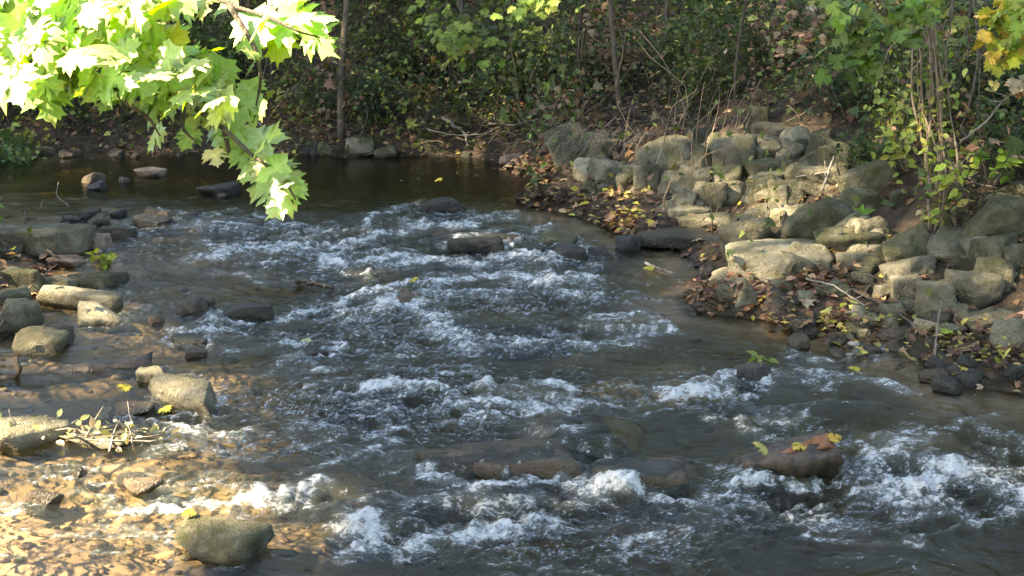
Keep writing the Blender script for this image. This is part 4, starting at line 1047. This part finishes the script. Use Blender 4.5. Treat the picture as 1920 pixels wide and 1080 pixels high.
# vine bundle on the right
def vine():
    b0 = at(1760,455); root = empty('vine_stems', b0, 'bundle of tan twisted vine stems hanging down the right bank', 'vine')
    ts = []; r = np.random.default_rng(3); t = np.linalg.norm(b0-CAMP)*.985
    for k in range(13):
        main = k < 1; y1 = 480 if k < 9 else r.uniform(200,400); m = 30
        yy = np.linspace(-70,y1,m); ph = r.uniform(0,6.3,3); am = r.uniform(4,16) if main else r.uniform(4,15)
        xx = np.interp(yy,[-70,170,330,480],[1728,1748,1757,1760])+am*np.sin(yy/r.uniform(60,150)+ph[0])+r.normal(0,15)+.4*am*np.sin(yy/33+ph[1])
        tz = t*np.interp(yy,[-70,480],[.955,.985])+.10*np.sin(yy/r.uniform(50,110)+ph[2])*(0.4 if main else 1)
        P = np.array([at_depth(a_,b_,c_) for a_,b_,c_ in zip(xx,yy,tz)])
        if k < 9: P[-1] = b0+np.array([.07*r.normal(),.06*r.normal(),-.03]); P[-2] = (P[-3]+P[-1])/2
        ts.append(tube(P-b0, (.013 if main else r.uniform(.003,.009))*(1+.25*r.normal(0,1,m).clip(-1,1)), None, 7, .35))
    V, F = join_tubes(ts); mesh_np('stem', V, F, M['twig'], parent=root)
    n = 300; k = r.integers(0,len(V),n); g = leaf_geo(V[k]+r.normal(0,.05,(n,3)), r.normal(0,.5,(n,3))+[0,-.5,.6], r.normal(0,1,(n,3))+[0,0,-.6], r.uniform(.035,.075,n), palette(n,[(.16,.2,.04),(.09,.13,.035),(.3,.3,.06)],r=r), OVAL6)
    mesh_np('foliage', g[0], g[1], M['leaf'], g[2], smooth=False, parent=root)
vine()
# leafy sprays entering from the top right
def spray(pxs, depth, n, size, cols, label, origin, spread=28, tmpl=None, mat='leaf'):
    r = np.random.default_rng(sum(map(ord,label)))
    W = [at_depth(x,y,depth+r.normal(0,.12)) for x,y in pxs]; o_ = at_depth(*origin, depth+.3)
    root = empty('leafy_branch', o_, label, 'branch'); ts = []
    for q in W: ts.append(tube(curvy(o_,q,10,.05,seed=int(r.integers(1e6)))-o_,.010,.003,5))
    V, F = join_tubes(ts); mesh_np('twig', V, F, M['bark'], parent=root)
    k = r.integers(0,len(W),n); s_ = spread*depth/FPX
    P = np.array(W)[k]+r.normal(0,s_,(n,3))-o_
    g = leaf_geo(P, r.normal(0,.45,(n,3))+[-.1,-.6,.7], r.normal(0,.7,(n,3))+[0,-.2,-.8], r.uniform(.7,1.3,n)*size, palette(n,cols,r=r), tmpl or maple_template(5))
    mesh_np('foliage', g[0], g[1], M[mat], g[2], parent=root, smooth=True)
spray([(1590,20),(1620,60),(1660,40),(1700,30),(1740,15),(1640,90),(1580,100)],9.0,120,.10,[(.17,.26,.05),(.22,.30,.05),(.13,.2,.045)],'fresh green maple branch hanging in from above at the upper right',(1690,-140),22)
spray([(1880,20),(1910,40),(1870,60),(1920,10),(1890,80)],8.2,60,.10,[(.42,.42,.06),(.3,.4,.06),(.5,.36,.07)],'yellow turning maple branch at the top right corner',(1990,-120),20)
spray([(1680,215),(1720,230),(1760,190),(1800,255),(1850,330),(1690,290),(1740,340),(1800,160),(1880,240),(1640,180)],10.9,130,.07,[(.36,.42,.07),(.24,.32,.06),(.44,.44,.09)],'fine yellow green leafy spray hanging around the vine stems',(1820,-80),24,OVAL6)
spray([(1900,160),(1915,155)],10.0,9,.09,[(.5,.24,.09),(.42,.3,.16)],'dry orange leaves on a twig end at the right edge',(1990,120),10)
spray([(960,10),(1000,-5),(1040,0)],13,40,.11,[(.28,.36,.06),(.22,.3,.05)],'lime leaved branch tips at the top centre',(1010,-160),22)
spray([(830,70),(860,55),(890,85),(870,110),(800,20)],15,70,.11,[(.26,.32,.06),(.2,.27,.05)],'sunlit lime green spray above the far bank',(830,-100),22)
spray([(1490,20),(1520,60),(1545,20),(1500,100)],13,60,.08,TAN,'withered brown leaf cluster hanging at the top right of centre',(1520,-120),20,mat='dry')

# ------------------------------------------------------------------ the overhanging maple
def maple():
    base = np.array([-4.2,3.4,.75]); root = empty('maple_tree', base, 'maple with sunlit lobed leaves on a branch overhanging the stream at upper left', 'tree')
    top = base+np.array([.2,.1,6.5]); ts = [tube(curvy(base-[0,0,.3],top,16,.02,seed=2)-base,.20,.10,12,.2)]
    V, F = join_tubes(ts); mesh_np('trunk', V, F, M['bark'], parent=root)
    r = np.random.default_rng(12); D0 = 3.3
    jn = at_depth(-330,-180,3.6)
    ways = [[(-330,-180),(-60,-10),(120,90),(250,150),(350,190),(420,240),(470,290),(530,330),(555,375)],
            [(-60,-10),(60,120),(90,180)], [(120,90),(230,190),(280,220),(300,255)], [(-330,-180),(150,-20),(300,60),(370,130),(420,200)],
            [(-330,-180),(300,-60),(430,10),(500,30),(560,60),(600,70)], [(430,10),(480,90),(490,150),(480,200)], [(420,240),(430,290),(400,280)], [(350,190),(340,240),(365,265)],
            [(-60,-10),(20,60),(10,110)], [(150,-20),(230,60),(330,100)]]
    ts = [tube(curvy(base+np.array([.1,0,3.0]),jn,10,.03,seed=5)-base,.05,.03,8)]
    anchors = []
    for i, wv in enumerate(ways):
        W = np.array([at_depth(x,y,D0+.10*math.sin(i*2.1+k*.7)) for k,(x,y) in enumerate(wv)]); m = len(W)
        tt = np.linspace(0,m-1,m*5); P = np.stack([np.interp(tt,np.arange(m),W[:,q]) for q in range(3)],1)
        for _ in range(3): P[1:-1] = (P[:-2]+2*P[1:-1]+P[2:])/4
        ts.append(tube(P-base,.008 if i else .014,.002,6))
    # leaves: pixel, size px, tip direction (degrees, 0 right, 90 down)
    L = []
    poly = [(-60,-40),(330,-30),(330,70),(420,150),(420,225),(300,215),(180,175),(110,150),(60,190),(-40,100)]
    def inp(x,y):
        c = False
        for (x1,y1),(x2,y2) in zip(poly,poly[1:]+poly[:1]):
            if (y1 > y) != (y2 > y) and x < (x2-x1)*(y-y1)/(y2-y1)+x1: c = not c
        return c
    tries = 0
    while len(L) < 190 and tries < 19000:
        tries += 1; x, y = r.uniform(-60,430), r.uniform(-40,230)
        if not inp(x,y) or any((x-a[0])**2+(y-a[1])**2 < 19**2 for a in L): continue
        if 240 < x < 330 and 28 < y < 60: continue
        L.append((x,y,r.uniform(75,115),r.uniform(20,150)))
    L += [(90,195,105,75),(205,190,70,100),(270,215,55,110),(300,262,75,100),(362,262,62,95),(400,295,52,90),(430,250,80,60),(470,205,85,100),(475,175,70,80),
          (500,270,95,20),(520,285,90,30),(455,300,60,80),(490,310,50,100),(475,330,60,70),(520,345,105,60),(545,370,95,80),(500,350,90,110),(440,265,85,120),(485,300,95,130),(510,320,90,150),(530,325,80,10),(460,280,75,170),(535,385,85,110),(520,365,90,60),(450,240,80,-20),(478,195,90,60),(485,215,70,110),(550,350,70,40),
          (430,5,95,110),(395,15,80,70),(470,15,90,60),(490,60,120,70),(530,40,100,50),(560,50,130,30),(590,40,120,10),(600,75,100,50),(520,85,90,90),(480,90,70,100),(575,10,90,30),(540,0,90,40),
          (345,120,90,60),(365,160,100,40),(380,195,90,70),(410,170,80,30),(330,170,90,90),(300,190,80,80),(465,110,50,120),(478,130,45,80)]
    gs = []; tm = [maple_template(k) for k in range(14)]
    for k,(x,y,s,a) in enumerate(L):
        dep = D0+r.normal(0,.13); S = s*dep/FPX*.80
        p = at_depth(x,y,dep)
        tip = np.array([math.cos(R(a)),.25*r.normal(),-math.sin(R(a))*.9])
        nn = np.array([r.normal(-.40,.38),r.normal(-.58,.32),r.normal(.62,.32)])
        c = palette(1,[(.40,.53,.19),(.48,.60,.25),(.55,.63,.30),(.48,.46,.08)],[4,4,3,.4],jit=.15,r=r)
        g = leaf_geo((p-tip/np.linalg.norm(tip)*S*.45-base)[None],nn[None],tip[None],np.array([S]),c,tm[k%14])
        nv = len(g[2]); no = (nv-1)//2; pat = np.ones((nv,3)); pat[0] = (1.25,1.15,1.3); pat[1:1+no] *= (.86+.20*(np.arange(no)%2))[:,None]
        pat[1+no:] *= np.where(r.random((no,1)) < .10, [[1.1,.72,.6]], [[1.0,1.0,1.0]]); g = (g[0],g[1],np.clip(g[2]*pat,0,.85)); gs.append(g)
    V, F = join_tubes(ts); mesh_np('branch', V, F, M['bark'], parent=root)
    g = geo_join(gs); mesh_np('foliage', g[0], g[1], M['maple'], g[2], parent=root, smooth=True)
maple()

# ------------------------------------------------------------------ unseen trees added to shade the stream and darken its reflections
def q_of(p): p = np.asarray(p,float); return p[...,:2]-SUN[:2]*(p[...,2:3]/SUN[2])
LIT = []  # spots where the added crowns are opened to let sun through
for px,py,rx,ry,s in [(120,950,340,170,.97),(400,960,250,60,.95),(130,700,170,16,.9),(60,340,120,10,.8),(660,1030,120,30,.4),(560,900,160,20,.5)]:
    p, sx, sy = world_blob((px,py),rx,ry); LIT.append((q_of(p),sx,sy,s))
for px,py,rx,ry,s in [(1150,275,50,28,.8),(1905,630,40,26,.8),(1240,240,80,16,.5),(1290,120,60,40,.35),(1760,250,60,50,.5),(1430,480,60,20,.4),(1650,540,70,15,.45),(1000,322,45,6,.6),(850,70,50,40,.6),(980,10,60,20,.6),(1480,850,90,30,.5),(1400,330,300,110,.62),(1500,480,260,70,.6),(1750,560,180,60,.6),(110,540,170,95,.72),(250,480,140,60,.35),(230,640,160,40,.35),(330,330,120,12,.5),(350,735,150,95,.9),(300,120,250,60,.3),(800,150,300,90,.38),(1300,100,300,80,.45),(1680,130,260,120,.45)]:
    p,t = hit(px,py,True); LIT.append((q_of(p),rx*t/FPX,max(ry*t/FPX*2.2,.15),s))
LIT.append((q_of(np.array([-.75,3.25,2.35])),.95,.55,1.2))
LIT.append((q_of(np.array([-1.3,3.25,2.5])),.8,.55,1.2))
def litf(Q):
    lit = np.zeros(len(Q))
    for c,sx,sy,s in LIT: lit = np.maximum(lit, s*(1-ss(.8,1.15,np.sqrt(((Q[:,0]-c[0])/(sx+.15))**2+((Q[:,1]-c[1])/(sy+.15))**2))))
    return lit
def unseen_shade_trees():  # unseen trees added to throw shade over the stream and banks
    spots = [(x-10.4,y-3.06) for x,y in [(-10.5,-1.5),(-9.0,6.5),(-14,4.5),(-13.5,11),(-18,8),(-16,-4),(-19,15),(-12,16.5)]]
    N = 62000
    Q = np.stack([rng.uniform(-9,14,N),rng.uniform(1.5,24,N)],-1)
    k = np.ones(N,bool)
    lit = np.zeros(N)
    lit = litf(Q)
    gap = ss(.34,.52,noise2(Q[:,0]*.9,Q[:,1]*.9,77)+.25*noise2(Q[:,0]*3,Q[:,1]*3,78))*.85
    k = rng.random(N) > np.maximum(lit,gap)  # crown leaves dropped wherever a sun patch is wanted below
    Q = Q[k]; n = len(Q); z = rng.uniform(17,23,n)
    C = np.column_stack([Q+SUN[:2]*(z/SUN[2])[:,None], z])
    sp = np.array(spots); a = np.argmin(((C[:,None,:2]-sp[None])**2).sum(2),1)
    labs = ['tall shade tree standing behind the camera side of the left bank','shade tree closest to the left shore','shade tree behind the closest left shore tree','shade tree further up the left bank','tall tree deep in the left wood','shade tree at the back of the left wood','tree at the upstream end of the left wood','shade tree above the upstream pool on the left']
    for i,(x,y) in enumerate(spots):
        zb = float(ground(np.array([x]),np.array([y]))[0]); b0 = np.array([x,y,zb])
        root = empty('shade_tree', b0, labs[i], 'tree', 'trees shading the stream'); ts = [tube(curvy(b0-[0,0,.3],[x,y,22],14,.01,seed=i)-b0,.28,.06,10)]
        q = C[a == i]
        for j in range(min(14,len(q))):
            e = q[(j*97) % len(q)]; s0 = np.array([x,y,e[2]-3.5])
            P = curvy(s0,e,9,.03,seed=j)
            if litf(q_of(P)).max() > .2: continue
            ts.append(tube(P-b0,.07,.02,6))
        V, F = join_tubes(ts); mesh_np('trunk', V, F, M['bark'], parent=root)
        m = len(q)
        if m:
            g = leaf_geo(q-b0, rng.normal(0,.6,(m,3))+SUN*.8, rng.normal(0,1,(m,3)), rng.uniform(.26,.46,m), palette(m,GREEN), OVAL)
            mesh_np('crown', g[0], g[1], M['leaf'], g[2], parent=root, smooth=False)
unseen_shade_trees()
def wood():  # unseen trees added to darken water reflections and block sky light
    spots = [(-9,24),(-5,23),(-1.5,24.5),(2,22.5),(5.5,23.5),(9,20),(11,15),(12,10),(-13,23),(-4,-6),(1.5,-7),(7,-5),(11,1),(14,6),(16,12),(4.5,-11),(-2,-12)]
    labs = ['tree above the far bank at the left bend','tree above the far bank behind the maple','tree above the middle of the far bank','tree above the far bank behind the dry grass','tree above the stone pile','tree above the right thicket','tree on top of the right bank','tree on the right bank beside the near rapids','tree far up the left bend','tree behind the viewpoint to the left','tree straight behind the viewpoint','tree behind the viewpoint to the right','tree on the right bank downstream','tall tree high on the right bank','tall tree at the back of the right bank','tree further behind the viewpoint','furthest tree behind the viewpoint']
    for i,(x,y) in enumerate(spots):
        zb = float(ground(np.array([x]),np.array([y]))[0]); b0 = np.array([x,y,zb]); r = np.random.default_rng(40+i)
        H = r.uniform(4.3,6.0) if i < 9 else r.uniform(9,12)  # taller ones, right and behind the camera, are added to cut sky light
        root = empty('wood_tree', b0, labs[i], 'tree', 'trees above the far bank'); ts = [tube(curvy(b0-[0,0,.3],[x,y,zb+H],14,.02,seed=i)-b0,.17,.04,9)]
        A = []
        for j in range(16):
            a = r.uniform(0,2*PI); s0 = np.array([0,0,r.uniform(.15,.9)*H]); L = r.uniform(.8,2.6)*(1.1-s0[2]/H*.6)*(1 if i < 9 else 1.5)
            P = curvy(s0,s0+np.array([math.cos(a)*L,math.sin(a)*L,r.uniform(-.2,.8)]),9,.05,seed=j+30*i); ts.append(tube(P,.035,.008,5)); A.append(P[2:])
        V, F = join_tubes(ts); mesh_np('trunk', V, F, M['bark'], parent=root)
        A = np.vstack(A); m = 4600 if i < 9 else 5200; k = r.integers(0,len(A),m)
        g = leaf_geo(A[k]+r.normal(0,.38,(m,3)), r.normal(0,.6,(m,3))+[0,-.2,.8], r.normal(0,1,(m,3)), r.uniform(.14,.26,m)*(1 if i < 9 else 1.5), palette(m,GREEN,r=r), OVAL)
        mesh_np('crown', g[0], g[1], M['leaf'], g[2], parent=root, smooth=False)
wood()
